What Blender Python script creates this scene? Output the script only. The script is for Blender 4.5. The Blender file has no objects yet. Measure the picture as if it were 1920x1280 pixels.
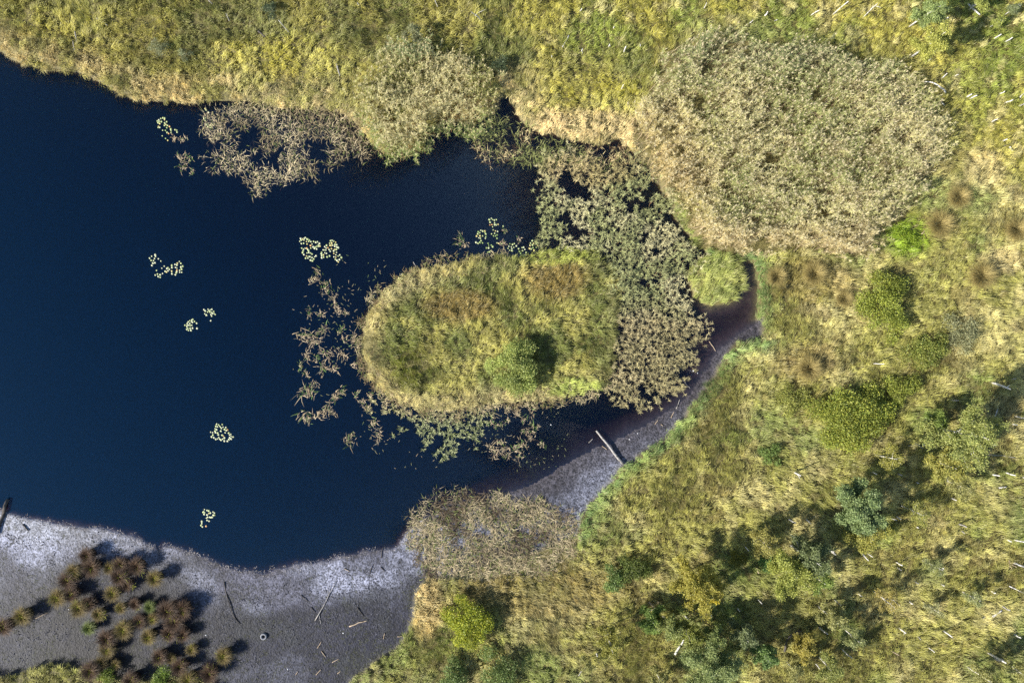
import bpy, math
import numpy as np
from mathutils import Vector

SC = bpy.context.scene
COL = SC.collection
rng = np.random.default_rng(11)
R = math.radians

# ------------------------------------------------------------------ camera, sky, sun, exposure
H = 69.1            # height of the drone above the water, metres
S = 0.054           # metres on the water per unit of the plan (plan units: x right, y down, 1920 x 1280)
cam = bpy.data.cameras.new('camera')
cam.sensor_width = 36.0
cam.lens = 36.0 * H / (1920 * S)
cam.clip_start = 0.5
cam.clip_end = 3000
camo = bpy.data.objects.new('camera', cam)
COL.objects.link(camo)
camo.location = (0, 0, H)
SC.camera = camo

SUN_EL = R(31.5)
SUN_AZ = math.atan2(-0.39, -0.92)          # direction towards the sun on the ground
toward = Vector((math.cos(SUN_AZ) * math.cos(SUN_EL), math.sin(SUN_AZ) * math.cos(SUN_EL), math.sin(SUN_EL)))
world = bpy.data.worlds.new('World')
SC.world = world
world.use_nodes = True
wn = world.node_tree
bg = wn.nodes['Background']
sky = wn.nodes.new('ShaderNodeTexSky')
sky.sky_type = 'NISHITA'
sky.sun_disc = False
sky.sun_elevation = SUN_EL
sky.sun_rotation = math.atan2(toward.x, toward.y)
sky.altitude = 100
sky.air_density = 1.0
sky.dust_density = 0.6
sky.ozone_density = 1.5
wn.links.new(sky.outputs[0], bg.inputs[0])
bg.inputs[1].default_value = 0.10
sun = bpy.data.lights.new('sun', 'SUN')
sun.energy = 5.0
sun.angle = R(0.53)
sun.color = (1.0, 0.95, 0.86)
suno = bpy.data.objects.new('sun', sun)
COL.objects.link(suno)
suno.rotation_euler = (-toward).to_track_quat('-Z', 'Y').to_euler()
SC.view_settings.view_transform = 'Standard'
SC.view_settings.look = 'None'
SC.view_settings.exposure = 0.62
SC.view_settings.gamma = 1.0
SC.cycles.max_bounces = 6
SC.cycles.use_denoising = False
SC.cycles.sampling_pattern = 'TABULATED_SOBOL'
SC.cycles.use_adaptive_sampling = False
SC.cycles.sample_clamp_direct = 8
SC.cycles.sample_clamp_indirect = 4
SC.cycles.volume_bounces = 0
SC.cycles.transparent_max_bounces = 12
SC.cycles.caustics_reflective = False
SC.cycles.caustics_refractive = False

# ------------------------------------------------------------------ helpers
def W(px, py, z=0.0):
    """plan point -> world x, y ; with z: the point at height z that the drone sees over that plan point"""
    k = (H - z) / H * S
    return (np.asarray(px) - 960.0) * k, (640.0 - np.asarray(py)) * k

def lin(r, g, b, f=1.0):
    c = np.array([r, g, b], float) / 255.0
    c = np.where(c <= 0.04045, c / 12.92, ((c + 0.055) / 1.055) ** 2.4)
    return c * f

_T = rng.random((256, 256))
def vnoise(x, y, seed=0):
    x = np.asarray(x, float) + seed * 37.17; y = np.asarray(y, float) + seed * 91.73
    xi = np.floor(x).astype(int); yi = np.floor(y).astype(int)
    fx = x - xi; fy = y - yi
    fx = fx * fx * (3 - 2 * fx); fy = fy * fy * (3 - 2 * fy)
    a = _T[xi & 255, yi & 255]; b = _T[(xi + 1) & 255, yi & 255]
    c = _T[xi & 255, (yi + 1) & 255]; d = _T[(xi + 1) & 255, (yi + 1) & 255]
    return (a * (1 - fx) + b * fx) * (1 - fy) + (c * (1 - fx) + d * fx) * fy

def fbm(x, y, sc, seed=0, oct=3):
    x = np.asarray(x, float) / sc; y = np.asarray(y, float) / sc
    v = 0; a = 0.5; t = 0
    for k in range(oct):
        v = v + a * vnoise(x * 2 ** k, y * 2 ** k, seed + k * 5); t += a; a *= 0.5
    return v / t

def sstep(a, b, x):
    t = np.clip((x - a) / (b - a), 0, 1)
    return t * t * (3 - 2 * t)

def sd(px, py, poly):
    """signed distance in plan units, positive inside"""
    px = np.asarray(px, float); py = np.asarray(py, float)
    shp = px.shape; px = px.ravel(); py = py.ravel()
    d2 = np.full(px.shape, 1e18); ins = np.zeros(px.shape, bool)
    n = len(poly)
    for i in range(n):
        ax, ay = poly[i]; bx, by = poly[(i + 1) % n]
        ex, ey = bx - ax, by - ay
        L = ex * ex + ey * ey + 1e-9
        t = np.clip(((px - ax) * ex + (py - ay) * ey) / L, 0, 1)
        qx = px - ax - t * ex; qy = py - ay - t * ey
        d2 = np.minimum(d2, qx * qx + qy * qy)
        if ay != by:
            c = (ay > py) != (by > py)
            xi = ax + (py - ay) * ex / (by - ay)
            ins ^= c & (px < xi)
    d = np.sqrt(d2)
    return np.where(ins, d, -d).reshape(shp)

def ell(px, py, cx, cy, rx, ry, soft=0.35):
    d = np.hypot((px - cx) / rx, (py - cy) / ry)
    return sstep(1 + soft, 1 - soft, d)

def warp(px, py, amp=7, sc=22, seed=3):
    return (px + amp * 2 * (fbm(px, py, sc, seed) - 0.5), py + amp * 2 * (fbm(px, py, sc, seed + 20) - 0.5))

def tag(o, label=None, cat=None, group=None, kind=None):
    if label: o['label'] = label
    if cat: o['category'] = cat
    if group: o['group'] = group
    if kind: o['kind'] = kind
    return o

def empty(name, loc=(0, 0, 0)):
    o = bpy.data.objects.new(name, None)
    o.empty_display_size = 0.3
    o.location = loc
    COL.objects.link(o)
    return o

class MB:
    """collects verts and faces (quads and triangles) with a colour per face"""
    def __init__(s): s.v = []; s.l = []; s.t = []; s.c = []; s.n = 0
    def add(s, v, quads=None, tris=None, qc=None, tc=None):
        v = np.asarray(v, float)
        if quads is not None and len(quads):
            q = np.asarray(quads, np.int64) + s.n
            s.l.append(q.ravel()); s.t.append(np.full(len(q), 4, np.int32))
            s.c.append(np.broadcast_to(qc if qc is not None else (1, 1, 1), (len(q), 3)))
        if tris is not None and len(tris):
            q = np.asarray(tris, np.int64) + s.n
            s.l.append(q.ravel()); s.t.append(np.full(len(q), 3, np.int32))
            s.c.append(np.broadcast_to(tc if tc is not None else (1, 1, 1), (len(q), 3)))
        s.v.append(v); s.n += len(v)
    def mesh(s, name, mat, smooth=False):
        m = bpy.data.meshes.new(name)
        v = np.concatenate(s.v).astype(np.float32); l = np.concatenate(s.l).astype(np.int32)
        t = np.concatenate(s.t); c = np.concatenate(s.c)
        m.vertices.add(len(v)); m.vertices.foreach_set('co', v.ravel())
        m.loops.add(len(l)); m.loops.foreach_set('vertex_index', l)
        m.polygons.add(len(t))
        st = np.zeros(len(t), np.int32); st[1:] = np.cumsum(t)[:-1]
        m.polygons.foreach_set('loop_start', st); m.polygons.foreach_set('loop_total', t)
        if smooth: m.polygons.foreach_set('use_smooth', np.ones(len(t), bool))
        m.update(calc_edges=True)
        a = m.attributes.new('Col', 'FLOAT_COLOR', 'FACE')
        cc = np.ones((len(t), 4), np.float32); cc[:, :3] = c
        a.data.foreach_set('color', cc.ravel())
        m.materials.append(mat)
        return m
    def build(s, name, mat, parent=None, loc=None, smooth=False):
        o = bpy.data.objects.new(name, s.mesh(name, mat, smooth))
        COL.objects.link(o)
        if parent is not None: o.parent = parent
        if loc is not None: o.location = loc
        return o

def blades(mb, x, y, z, L, w, az, tilt, droop, col, twist=0.5):
    n = len(x)
    bc = lambda a: np.broadcast_to(np.asarray(a, float), (n,))
    x, y, z, L, w, az, tilt, droop = map(bc, (x, y, z, L, w, az, tilt, droop))
    tw = az + np.pi / 2 + rng.uniform(-twist, twist, n)
    sx = np.cos(tw) * w / 2; sy = np.sin(tw) * w / 2
    ca, sa = np.cos(az), np.sin(az)
    h1 = 0.5 * L * np.sin(tilt); v1 = 0.5 * L * np.cos(tilt)
    h2 = h1 + 0.5 * L * np.sin(tilt + droop); v2 = v1 + 0.5 * L * np.cos(tilt + droop)
    P = np.empty((n, 5, 3))
    P[:, 0] = np.stack([x - sx, y - sy, z], 1); P[:, 1] = np.stack([x + sx, y + sy, z], 1)
    mx, my, mz = x + ca * h1, y + sa * h1, z + v1
    P[:, 2] = np.stack([mx - sx * .85, my - sy * .85, mz], 1); P[:, 3] = np.stack([mx + sx * .85, my + sy * .85, mz], 1)
    P[:, 4] = np.stack([x + ca * h2, y + sa * h2, z + v2], 1)
    b = (np.arange(n) * 5)[:, None]
    col = np.broadcast_to(col, (n, 3))
    mb.add(P.reshape(-1, 3), b + np.array([[0, 1, 3, 2]]), b + np.array([[2, 3, 4]]), col, col)

def leaves(mb, c, size, col, up=0.6, asp=0.65):
    """small flat leaves: centres c (n,3)"""
    n = len(c)
    nr = rng.normal(size=(n, 3)); nr[:, 2] = np.abs(nr[:, 2]) + up
    nr /= np.linalg.norm(nr, axis=1)[:, None]
    t = rng.normal(size=(n, 3)); t -= nr * (t * nr).sum(1)[:, None]
    t /= np.linalg.norm(t, axis=1)[:, None]
    b = np.cross(nr, t)
    s = np.broadcast_to(size, (n,))[:, None] * 0.5
    P = np.stack([c - t * s, c + b * s * asp, c + t * s, c - b * s * asp], 1)
    i = (np.arange(n) * 4)[:, None]
    mb.add(P.reshape(-1, 3), i + np.array([[0, 1, 2, 3]]), None, np.broadcast_to(col, (n, 3)))

def tube(mb, pts, rad, sides=7, col=(1, 1, 1), cap=True):
    pts = np.asarray(pts, float); rad = np.broadcast_to(rad, (len(pts),))
    n = len(pts); V = []
    ref = np.array([0.3, 0.9, 0.2])
    for i in range(n):
        d = pts[min(i + 1, n - 1)] - pts[max(i - 1, 0)]
        d /= np.linalg.norm(d) + 1e-9
        a = np.cross(d, ref); a /= np.linalg.norm(a) + 1e-9
        b = np.cross(d, a)
        th = np.arange(sides) / sides * 2 * np.pi
        V.append(pts[i] + rad[i] * (np.cos(th)[:, None] * a + np.sin(th)[:, None] * b))
    V = np.concatenate(V)
    q = [[i * sides + k, i * sides + (k + 1) % sides, (i + 1) * sides + (k + 1) % sides, (i + 1) * sides + k]
         for i in range(n - 1) for k in range(sides)]
    t = []
    if cap:
        V = np.concatenate([V, pts[:1], pts[-1:]]); c0 = n * sides
        t = [[(k + 1) % sides, k, c0] for k in range(sides)]
        t += [[(n - 1) * sides + k, (n - 1) * sides + (k + 1) % sides, c0 + 1] for k in range(sides)]
    mb.add(V, q, t, col, col)

def mixc(a, b, t): return a * (1 - t[:, None]) + b * t[:, None]

# ------------------------------------------------------------------ materials
def mat_new(name):
    m = bpy.data.materials.new(name); m.use_nodes = True
    nt = m.node_tree
    for n in list(nt.nodes): nt.nodes.remove(n)
    return m, nt, (lambda t: nt.nodes.new(t)), nt.links.new

def mat_leaf(name, trans=0.3, rough=0.55, spec=0.35):
    m, nt, N, L = mat_new(name)
    out = N('ShaderNodeOutputMaterial'); p = N('ShaderNodeBsdfPrincipled'); tr = N('ShaderNodeBsdfTranslucent')
    mx = N('ShaderNodeMixShader'); at = N('ShaderNodeAttribute'); at.attribute_name = 'Col'
    ns = N('ShaderNodeTexNoise'); ns.inputs['Scale'].default_value = 9.0; ns.inputs['Detail'].default_value = 2
    geo = N('ShaderNodeNewGeometry'); L(geo.outputs['Position'], ns.inputs['Vector'])
    hs = N('ShaderNodeHueSaturation'); mr = N('ShaderNodeMapRange')
    mr.inputs['From Min'].default_value = 0.3; mr.inputs['From Max'].default_value = 0.7
    mr.inputs['To Min'].default_value = 0.85; mr.inputs['To Max'].default_value = 1.15
    L(ns.outputs['Fac'], mr.inputs['Value']); L(mr.outputs[0], hs.inputs['Value']); L(at.outputs['Color'], hs.inputs['Color'])
    L(hs.outputs[0], p.inputs['Base Color']); L(hs.outputs[0], tr.inputs['Color'])
    p.inputs['Roughness'].default_value = rough; p.inputs['Specular IOR Level'].default_value = spec
    mx.inputs[0].default_value = trans
    L(p.outputs[0], mx.inputs[1]); L(tr.outputs[0], mx.inputs[2]); L(mx.outputs[0], out.inputs[0])
    return m
M_grass = mat_leaf('grass_blades', 0.28)
M_reed = mat_leaf('reed_leaves', 0.25)
M_leaf = mat_leaf('tree_leaves', 0.3, 0.5, 0.4)
M_pad = mat_leaf('lily_pad', 0.1, 0.35, 0.5)

def mat_wood(name, c1, c2, scale=14, rough=0.8):
    m, nt, N, L = mat_new(name)
    out = N('ShaderNodeOutputMaterial'); p = N('ShaderNodeBsdfPrincipled')
    tc = N('ShaderNodeTexCoord'); ns = N('ShaderNodeTexNoise'); ns.inputs['Scale'].default_value = scale; ns.inputs['Detail'].default_value = 4
    mp = N('ShaderNodeMapping'); mp.inputs['Scale'].default_value = (0.35, 0.35, 1.2)
    cr = N('ShaderNodeValToRGB')
    cr.color_ramp.elements[0].position = 0.36; cr.color_ramp.elements[0].color = (*c1, 1)
    cr.color_ramp.elements[1].position = 0.5; cr.color_ramp.elements[1].color = (*c2, 1)
    bp = N('ShaderNodeBump'); bp.inputs['Strength'].default_value = 0.4; bp.inputs['Distance'].default_value = 0.02
    L(tc.outputs['Object'], mp.inputs[0]); L(mp.outputs[0], ns.inputs['Vector']); L(ns.outputs['Fac'], cr.inputs[0])
    L(cr.outputs[0], p.inputs['Base Color']); L(ns.outputs['Fac'], bp.inputs['Height']); L(bp.outputs[0], p.inputs['Normal'])
    p.inputs['Roughness'].default_value = rough
    L(p.outputs[0], out.inputs[0])
    return m
M_birch = mat_wood('birch_bark', (0.12, 0.10, 0.09), (0.80, 0.76, 0.70), 16)
M_grey = mat_wood('weathered_wood', (0.12, 0.11, 0.10), (0.40, 0.37, 0.34), 10)
M_dark = mat_wood('dark_wet_wood', (0.02, 0.017, 0.015), (0.09, 0.075, 0.065), 8)
M_tan = mat_wood('dry_stalk', (0.25, 0.18, 0.11), (0.55, 0.42, 0.29), 8)
M_stem = mat_wood('shrub_stem', (0.05, 0.04, 0.03), (0.16, 0.13, 0.10), 8)

def mat_ground():
    m, nt, N, L = mat_new('ground')
    out = N('ShaderNodeOutputMaterial'); p = N('ShaderNodeBsdfPrincipled')
    at = N('ShaderNodeAttribute'); at.attribute_name = 'Col'
    az = N('ShaderNodeAttribute'); az.attribute_name = 'Mud'
    geo = N('ShaderNodeNewGeometry')
    n1 = N('ShaderNodeTexNoise'); n1.inputs['Scale'].default_value = 1.7; n1.inputs['Detail'].default_value = 8; n1.inputs['Roughness'].default_value = 0.68
    n2 = N('ShaderNodeTexNoise'); n2.inputs['Scale'].default_value = 6.5; n2.inputs['Detail'].default_value = 4
    n3 = N('ShaderNodeTexVoronoi'); n3.inputs['Scale'].default_value = 4.2; n3.feature = 'DISTANCE_TO_EDGE'
    for n in (n1, n2): L(geo.outputs['Position'], n.inputs['Vector'])
    dn = N('ShaderNodeVectorMath'); dn.operation = 'MULTIPLY_ADD'
    dn.inputs[1].default_value = (0.5, 0.5, 0.5); L(n1.outputs['Color'], dn.inputs[0]); L(geo.outputs['Position'], dn.inputs[2])
    L(dn.outputs[0], n3.inputs['Vector'])
    r1 = N('ShaderNodeMapRange'); r1.inputs['From Min'].default_value = 0.32; r1.inputs['From Max'].default_value = 0.68
    r1.inputs['To Min'].default_value = 0.62; r1.inputs['To Max'].default_value = 1.35
    L(n1.outputs['Fac'], r1.inputs['Value'])
    r2 = N('ShaderNodeMapRange'); r2.inputs['From Min'].default_value = 0.38; r2.inputs['From Max'].default_value = 0.5
    r2.inputs['To Min'].default_value = 0.30; r2.inputs['To Max'].default_value = 1.0
    L(n2.outputs['Fac'], r2.inputs['Value'])
    # the mud's pits matter only on mud
    mm = N('ShaderNodeMix'); mm.data_type = 'FLOAT'; mm.inputs[2].default_value = 1.0
    L(az.outputs['Fac'], mm.inputs[0]); L(r2.outputs[0], mm.inputs[3])
    n4 = N('ShaderNodeTexNoise'); n4.inputs['Scale'].default_value = 2.6; n4.inputs['Detail'].default_value = 7; n4.inputs['Roughness'].default_value = 0.72; n4.inputs['Distortion'].default_value = 1.2
    L(geo.outputs['Position'], n4.inputs['Vector'])
    r4 = N('ShaderNodeMapRange'); r4.inputs['From Min'].default_value = 0.40; r4.inputs['From Max'].default_value = 0.58; r4.inputs['To Min'].default_value = 0.36; r4.inputs['To Max'].default_value = 1.22
    L(n4.outputs['Fac'], r4.inputs['Value'])
    m4 = N('ShaderNodeMath'); m4.operation = 'MULTIPLY'; L(r2.outputs[0], m4.inputs[0]); L(r4.outputs[0], m4.inputs[1])
    L(m4.outputs[0], mm.inputs[3])
    mu = N('ShaderNodeMath'); mu.operation = 'MULTIPLY'; L(r1.outputs[0], mu.inputs[0]); L(mm.outputs[0], mu.inputs[1])
    mc = N('ShaderNodeVectorMath'); mc.operation = 'SCALE'; L(at.outputs['Color'], mc.inputs[0]); L(mu.outputs[0], mc.inputs['Scale'])
    L(mc.outputs[0], p.inputs['Base Color'])
    bp = N('ShaderNodeBump'); bp.inputs['Strength'].default_value = 0.7; bp.inputs['Distance'].default_value = 0.10
    ad = N('ShaderNodeMath'); ad.operation = 'ADD'; L(n1.outputs['Fac'], ad.inputs[0]); L(n2.outputs['Fac'], ad.inputs[1])
    L(ad.outputs[0], bp.inputs['Height']); L(bp.outputs[0], p.inputs['Normal'])
    p.inputs['Roughness'].default_value = 0.62
    p.inputs['Specular IOR Level'].default_value = 0.4
    L(p.outputs[0], out.inputs[0])
    return m
M_ground = mat_ground()

def mat_water():
    m, nt, N, L = mat_new('peaty_water')
    out = N('ShaderNodeOutputMaterial')
    tr = N('ShaderNodeBsdfTransparent'); gl = N('ShaderNodeBsdfGlossy'); gl.inputs['Roughness'].default_value = 0.16
    lw = N('ShaderNodeLayerWeight'); pw = N('ShaderNodeMath'); pw.operation = 'POWER'; pw.inputs[1].default_value = 5.0
    fr = N('ShaderNodeMath'); fr.operation = 'MULTIPLY_ADD'; fr.inputs[1].default_value = 0.965; fr.inputs[2].default_value = 0.035
    L(lw.outputs['Facing'], pw.inputs[0]); L(pw.outputs[0], fr.inputs[0])
    mx = N('ShaderNodeMixShader')
    bp = N('ShaderNodeBump'); bp.inputs['Strength'].default_value = 0.06; bp.inputs['Distance'].default_value = 0.02
    ns = N('ShaderNodeTexNoise'); ns.inputs['Scale'].default_value = 2.2; ns.inputs['Detail'].default_value = 3
    geo = N('ShaderNodeNewGeometry'); L(geo.outputs['Position'], ns.inputs['Vector']); L(ns.outputs['Fac'], bp.inputs['Height'])
    L(bp.outputs[0], gl.inputs['Normal'])
    L(fr.outputs[0], mx.inputs[0]); L(tr.outputs[0], mx.inputs[1]); L(gl.outputs[0], mx.inputs[2]); df = N('ShaderNodeBsdfDiffuse'); df.inputs['Color'].default_value = (0.0028, 0.0180, 0.047, 1)  # blue diffuse: turbid body tint that also stands in for reflected sky
    ads = N('ShaderNodeAddShader'); L(mx.outputs[0], ads.inputs[0]); L(df.outputs[0], ads.inputs[1]); L(ads.outputs[0], out.inputs[0])
    va = N('ShaderNodeVolumeAbsorption'); va.inputs['Color'].default_value = (0.42, 0.24, 0.12, 1); va.inputs['Density'].default_value = 8.5
    L(va.outputs[0], out.inputs['Volume'])
    return m
M_water = mat_water()

# ------------------------------------------------------------------ plan of the place
LAKE = [(-2600, -300), (-300, 40), (-100, 75), (0, 100), (40, 118), (90, 132), (150, 140), (200, 160), (240, 184), (300, 188), (350, 194), (400, 190), (450, 185),
        (520, 200), (580, 205), (640, 210), (680, 245), (715, 285), (760, 292), (790, 278), (830, 232), (880, 232), (920, 215), (938, 180), (952, 180),
        (975, 225), (1010, 245), (1060, 258), (1120, 272), (1168, 258), (1190, 285), (1215, 320), (1250, 370), (1275, 420), (1300, 462), (1345, 480), (1395, 484),
        (1414, 488), (1418, 530), (1420, 580), (1415, 612), (1385, 630), (1352, 655), (1325, 695), (1295, 735), (1268, 762), (1225, 795), (1180, 813), (1130, 838),
        (1080, 862), (1030, 890), (990, 912), (940, 930), (890, 938), (840, 952), (790, 972), (762, 1000), (745, 1025), (700, 1035), (650, 1042), (600, 1053), (550, 1063),
        (510, 1070), (488, 1074), (484, 1066), (450, 1068), (415, 1060), (385, 1044), (345, 1031), (308, 1024), (298, 1036), (285, 1022), (240, 1002), (180, 988),
        (130, 985), (80, 980), (30, 966), (0, 960), (-150, 930), (-400, 900), (-900, 1100), (-2600, 1500)]
ISLAND = [(684, 660), (680, 620), (692, 580), (718, 548), (770, 518), (820, 500), (870, 492), (930, 486), (1000, 480), (1050, 466), (1110, 470), (1150, 500),
          (1165, 560), (1160, 620), (1150, 680), (1132, 716), (1085, 738), (1020, 752), (960, 752), (900, 758), (850, 772), (790, 768), (730, 742), (695, 705)]
ISLET = [(1292, 505), (1325, 482), (1380, 486), (1394, 525), (1372, 562), (1330, 572), (1298, 556)]
SHELF = [(1440, 480), (1300, 480), (1300, 600), (1262, 720), (1190, 752), (1080, 790), (960, 850), (860, 900), (760, 945), (600, 1005), (450, 1030), (320, 985), (100, 950), (-150, 900),
         (-150, 1400), (700, 1400), (1110, 1000), (1330, 780), (1450, 640)]
SHELF2 = [(640, 660), (650, 600), (690, 535), (780, 480), (830, 490), (820, 540), (720, 640)]
MUD = [(1430, 600), (1424, 640), (1378, 642), (1342, 692), (1308, 742), (1286, 772), (1250, 815), (1200, 848), (1162, 876), (1130, 918), (1095, 960), (1075, 1000), (1000, 1030), (900, 1060),
       (800, 1085), (778, 1110), (776, 1160), (756, 1205), (700, 1240), (660, 1272), (640, 1330), (430, 1330), (418, 1290), (370, 1266), (262, 1270), (140, 1242), (80, 1240), (30, 1262), (-400, 1262),
       (-400, 850), (0, 930), (300, 980), (480, 1040), (740, 1000), (780, 940), (1000, 880), (1200, 760), (1330, 620)]

def water_sd(px, py):
    d = sd(px, py, LAKE)
    d = np.minimum(d, -sd(px, py, ISLAND))
    d = np.minimum(d, -sd(px, py, ISLET))
    return d

def heights(px, py, want_d=False):
    wx, wy = warp(px, py, 4.5, 14, 4)
    wx, wy = warp(wx, wy, 6.0, 50, 9)
    d = water_sd(wx, wy)
    sh = np.maximum(sd(px, py, SHELF), sd(px, py, SHELF2))
    shelf = sstep(-25, 25, sh)
    md = sd(wx, wy, MUD)
    mud = sstep(-6, 6, md) * (d < 60)
    dm = d * S
    # under water
    zs = -np.minimum(0.05 * dm + 0.006 * dm ** 2, 1.8)
    zs = zs * (1 + 7.0 * sstep(900, 760, px))
    zd = -np.minimum(0.10 + 0.55 * dm, 1.9)
    zu = zs * shelf + zd * (1 - shelf)
    # land: bank of peat, or gently rising mud
    bump = 0.28 * (fbm(px, py, 26, 31, 2) - 0.5) + 0.5 * (fbm(px, py, 160, 33, 2) - 0.4)
    zl = 0.10 + 0.35 * sstep(0, 0.9, -dm) + bump * sstep(0.1, 1.2, -dm)
    zm = 0.03 + 0.035 * np.minimum(-dm, 6) + 0.05 * (fbm(px, py, 40, 35, 3) - 0.5) * sstep(0.1, 1.0, -dm)
    zland = zm * mud + np.maximum(zl, 0.06) * (1 - mud)
    z = np.where(d > 0, zu, np.maximum(zland, 0.02 + 0.01 * np.minimum(-dm, 2)))
    if want_d: return z, d, mud, md
    return z

# ------------------------------------------------------------------ ground and water
gx = np.concatenate([[-14000, -7000, -4000, -2500, -1600, -900], np.arange(-400, 2321, 4.0), [2900, 4000, 6000, 9000, 15000]])
gy = np.concatenate([[-14000, -7000, -4000, -2000, -900], np.arange(-340, 1621, 4.0), [2100, 3000, 5000, 8000, 15000]])
GX, GY = np.meshgrid(gx, gy)
gz, gd, gmud, gmd = heights(GX, GY, True)
X, Y = W(GX, GY)
nx, ny = len(gx), len(gy)
V = np.stack([X, Y, gz], -1).reshape(-1, 3)
ii, jj = np.meshgrid(np.arange(nx - 1), np.arange(ny - 1))
a = (jj * nx + ii).ravel()
quads = np.stack([a, a + nx, a + nx + 1, a + 1], 1)
mb = MB(); mb.add(V, quads)
ground = mb.build('ground', M_ground, smooth=True)
tag(ground, kind='structure')
ground.data.attributes.remove(ground.data.attributes['Col'])
P_, Q_ = GX.ravel(), GY.ravel()
dd = gd.ravel(); mudv = gmud.ravel()
peat = mixc(lin(98, 88, 52)[None], lin(124, 116, 66)[None], fbm(P_, Q_, 50, 41))
grey = mixc(lin(108, 108, 124)[None], lin(186, 189, 210)[None], sstep(0.34, 0.62, fbm(P_, Q_, 95, 43)))
# the mud is paler along the west shore and darker and greener inland
pale = sstep(60, 5, -dd) * sstep(330, 40, P_)
grey = mixc(grey, np.broadcast_to(lin(214, 216, 226), grey.shape), pale * 0.7)
rim = sstep(95, 35, -dd) * (P_ < 800)
inl = (1 - rim * (0.55 + 0.9 * (fbm(P_, Q_, 55, 45) - .3)).clip(0, 1)) * (P_ < 820) * (1 - 0.45 * sstep(330, 60, P_) * sstep(1180, 1060, Q_))
grey = mixc(grey, np.broadcast_to(lin(46, 47, 61), grey.shape), inl * np.clip(0.86 + 1.2 * (fbm(P_, Q_, 70, 48, 3) - 0.42), 0.9, 1))
grey = mixc(grey, np.broadcast_to(lin(58, 61, 58), grey.shape), inl * 0.4 * sstep(0.5, 0.7, fbm(P_, Q_, 60, 47)))
tide = 1 + 0.5 * (fbm(-dd * 1.0 + 18 * fbm(P_, Q_, 60, 52), P_ * 0.06, 9, 53, 2) - 0.5) * sstep(150, 60, -dd)
grey = grey * tide[:, None]
tus = ell(P_, Q_, 235, 1150, 190, 120, 0.5) * np.clip(0.55 + 1.6 * (fbm(P_, Q_, 45, 46, 3) - 0.35), 0.1, 0.95)
grey = mixc(grey, np.broadcast_to(lin(42, 39, 40), grey.shape), tus)
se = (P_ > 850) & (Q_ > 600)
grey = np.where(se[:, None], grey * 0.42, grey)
wet = sstep(-55, 0, dd + 26 * (fbm(P_, Q_, 30, 49) - 0.5)) * (P_ > 800) + 0.6 * sstep(-8, 0, dd) * (P_ <= 800)
grey = mixc(grey, np.broadcast_to(lin(82, 77, 82), grey.shape), wet * 0.85)
bed = np.broadcast_to(lin(84, 71, 76), grey.shape)
gc = mixc(peat, grey, mudv)
gc = mixc(gc, bed, sstep(-6, 22, dd))
ga = ground.data.attributes.new('Col', 'FLOAT_COLOR', 'POINT')
t4 = np.ones((len(gc), 4), np.float32); t4[:, :3] = gc
ga.data.foreach_set('color', t4.ravel())
gm = ground.data.attributes.new('Mud', 'FLOAT', 'POINT')
gm.data.foreach_set('value', (mudv * sstep(10, -4, dd)).astype(np.float32))

def wbox(name, x0, y0, x1, y1, z0, z1, mat):
    (ax, ay), (bx, by) = W(x0, y1), W(x1, y0)
    v = [(ax, ay, z0), (bx, ay, z0), (bx, by, z0), (ax, by, z0), (ax, ay, z1), (bx, ay, z1), (bx, by, z1), (ax, by, z1)]
    f = [(3, 2, 1, 0), (4, 5, 6, 7), (0, 1, 5, 4), (1, 2, 6, 5), (2, 3, 7, 6), (3, 0, 4, 7)]
    b = MB(); b.add(v, f)
    return b.build(name, mat)
water = tag(wbox('water', -2650, -350, 1470, 1550, -3.0, 0.0, M_water), kind='structure')

# ------------------------------------------------------------------ grass
def jgrid(sp, x0=-110, y0=-110, x1=2030, y1=1390):
    """jittered points, spacing in metres"""
    s = sp / S
    a, b = np.meshgrid(np.arange(x0, x1, s), np.arange(y0, y1, s))
    a = a.ravel() + rng.uniform(-.5, .5, a.size) * s; b = b.ravel() + rng.uniform(-.5, .5, b.size) * s
    return a, b


def crown(poly_pts, z): # a bed's outline seen at height z, moved down to its foot
    k = (H - z) / H
    return [(960 + (x - 960) * k, 640 + (y - 640) * k) for x, y in poly_pts]

REED_EAST = crown([(1235, 95), (1290, 72), (1400, 62), (1530, 80), (1610, 95), (1680, 115), (1702, 150), (1742, 170), (1765, 240), (1772, 310), (1742, 360), (1700, 410), (1668, 432), (1645, 440), (1640, 485),
             (1570, 478), (1480, 466), (1440, 478), (1390, 480), (1330, 466), (1296, 430), (1276, 375), (1228, 335), (1195, 285), (1182, 240), (1195, 200), (1222, 150)], 1.8)
REED_NORTH = crown([(700, 105), (750, 72), (800, 84), (850, 105), (910, 120), (932, 150), (925, 200), (905, 235), (885, 270), (862, 248), (835, 250), (805, 285), (775, 302), (722, 298), (692, 265), (668, 215), (655, 170), (688, 130)], 1.5)
REED_MID = [(1010, 295), (1060, 280), (1130, 300), (1190, 300), (1240, 345), (1265, 395), (1285, 450), (1310, 485), (1288, 520), (1298, 580), (1322, 620), (1312, 660), (1290, 690), (1275, 735), (1200, 768), (1155, 750), (1130, 722),
            (1146, 690), (1158, 640), (1164, 560), (1150, 500), (1110, 468), (1050, 464), (1010, 470), (1005, 420), (1015, 370)]
REED_WEST = [(388, 205), (450, 175), (560, 160), (640, 170), (672, 200), (690, 262), (690, 295), (650, 322), (590, 330), (540, 340), (490, 358), (450, 332), (395, 305), (368, 272), (380, 225)]
REED_GAP = [(878, 246), (920, 225), (980, 240), (1020, 262), (1060, 270), (1130, 285), (1180, 272), (1190, 300), (1150, 325), (1060, 310), (1005, 305), (950, 298), (895, 288)]
ROSETTE = [(690, 745), (790, 768), (850, 770), (920, 760), (905, 800), (880, 840), (835, 862), (790, 835), (735, 805), (700, 800)]
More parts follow.
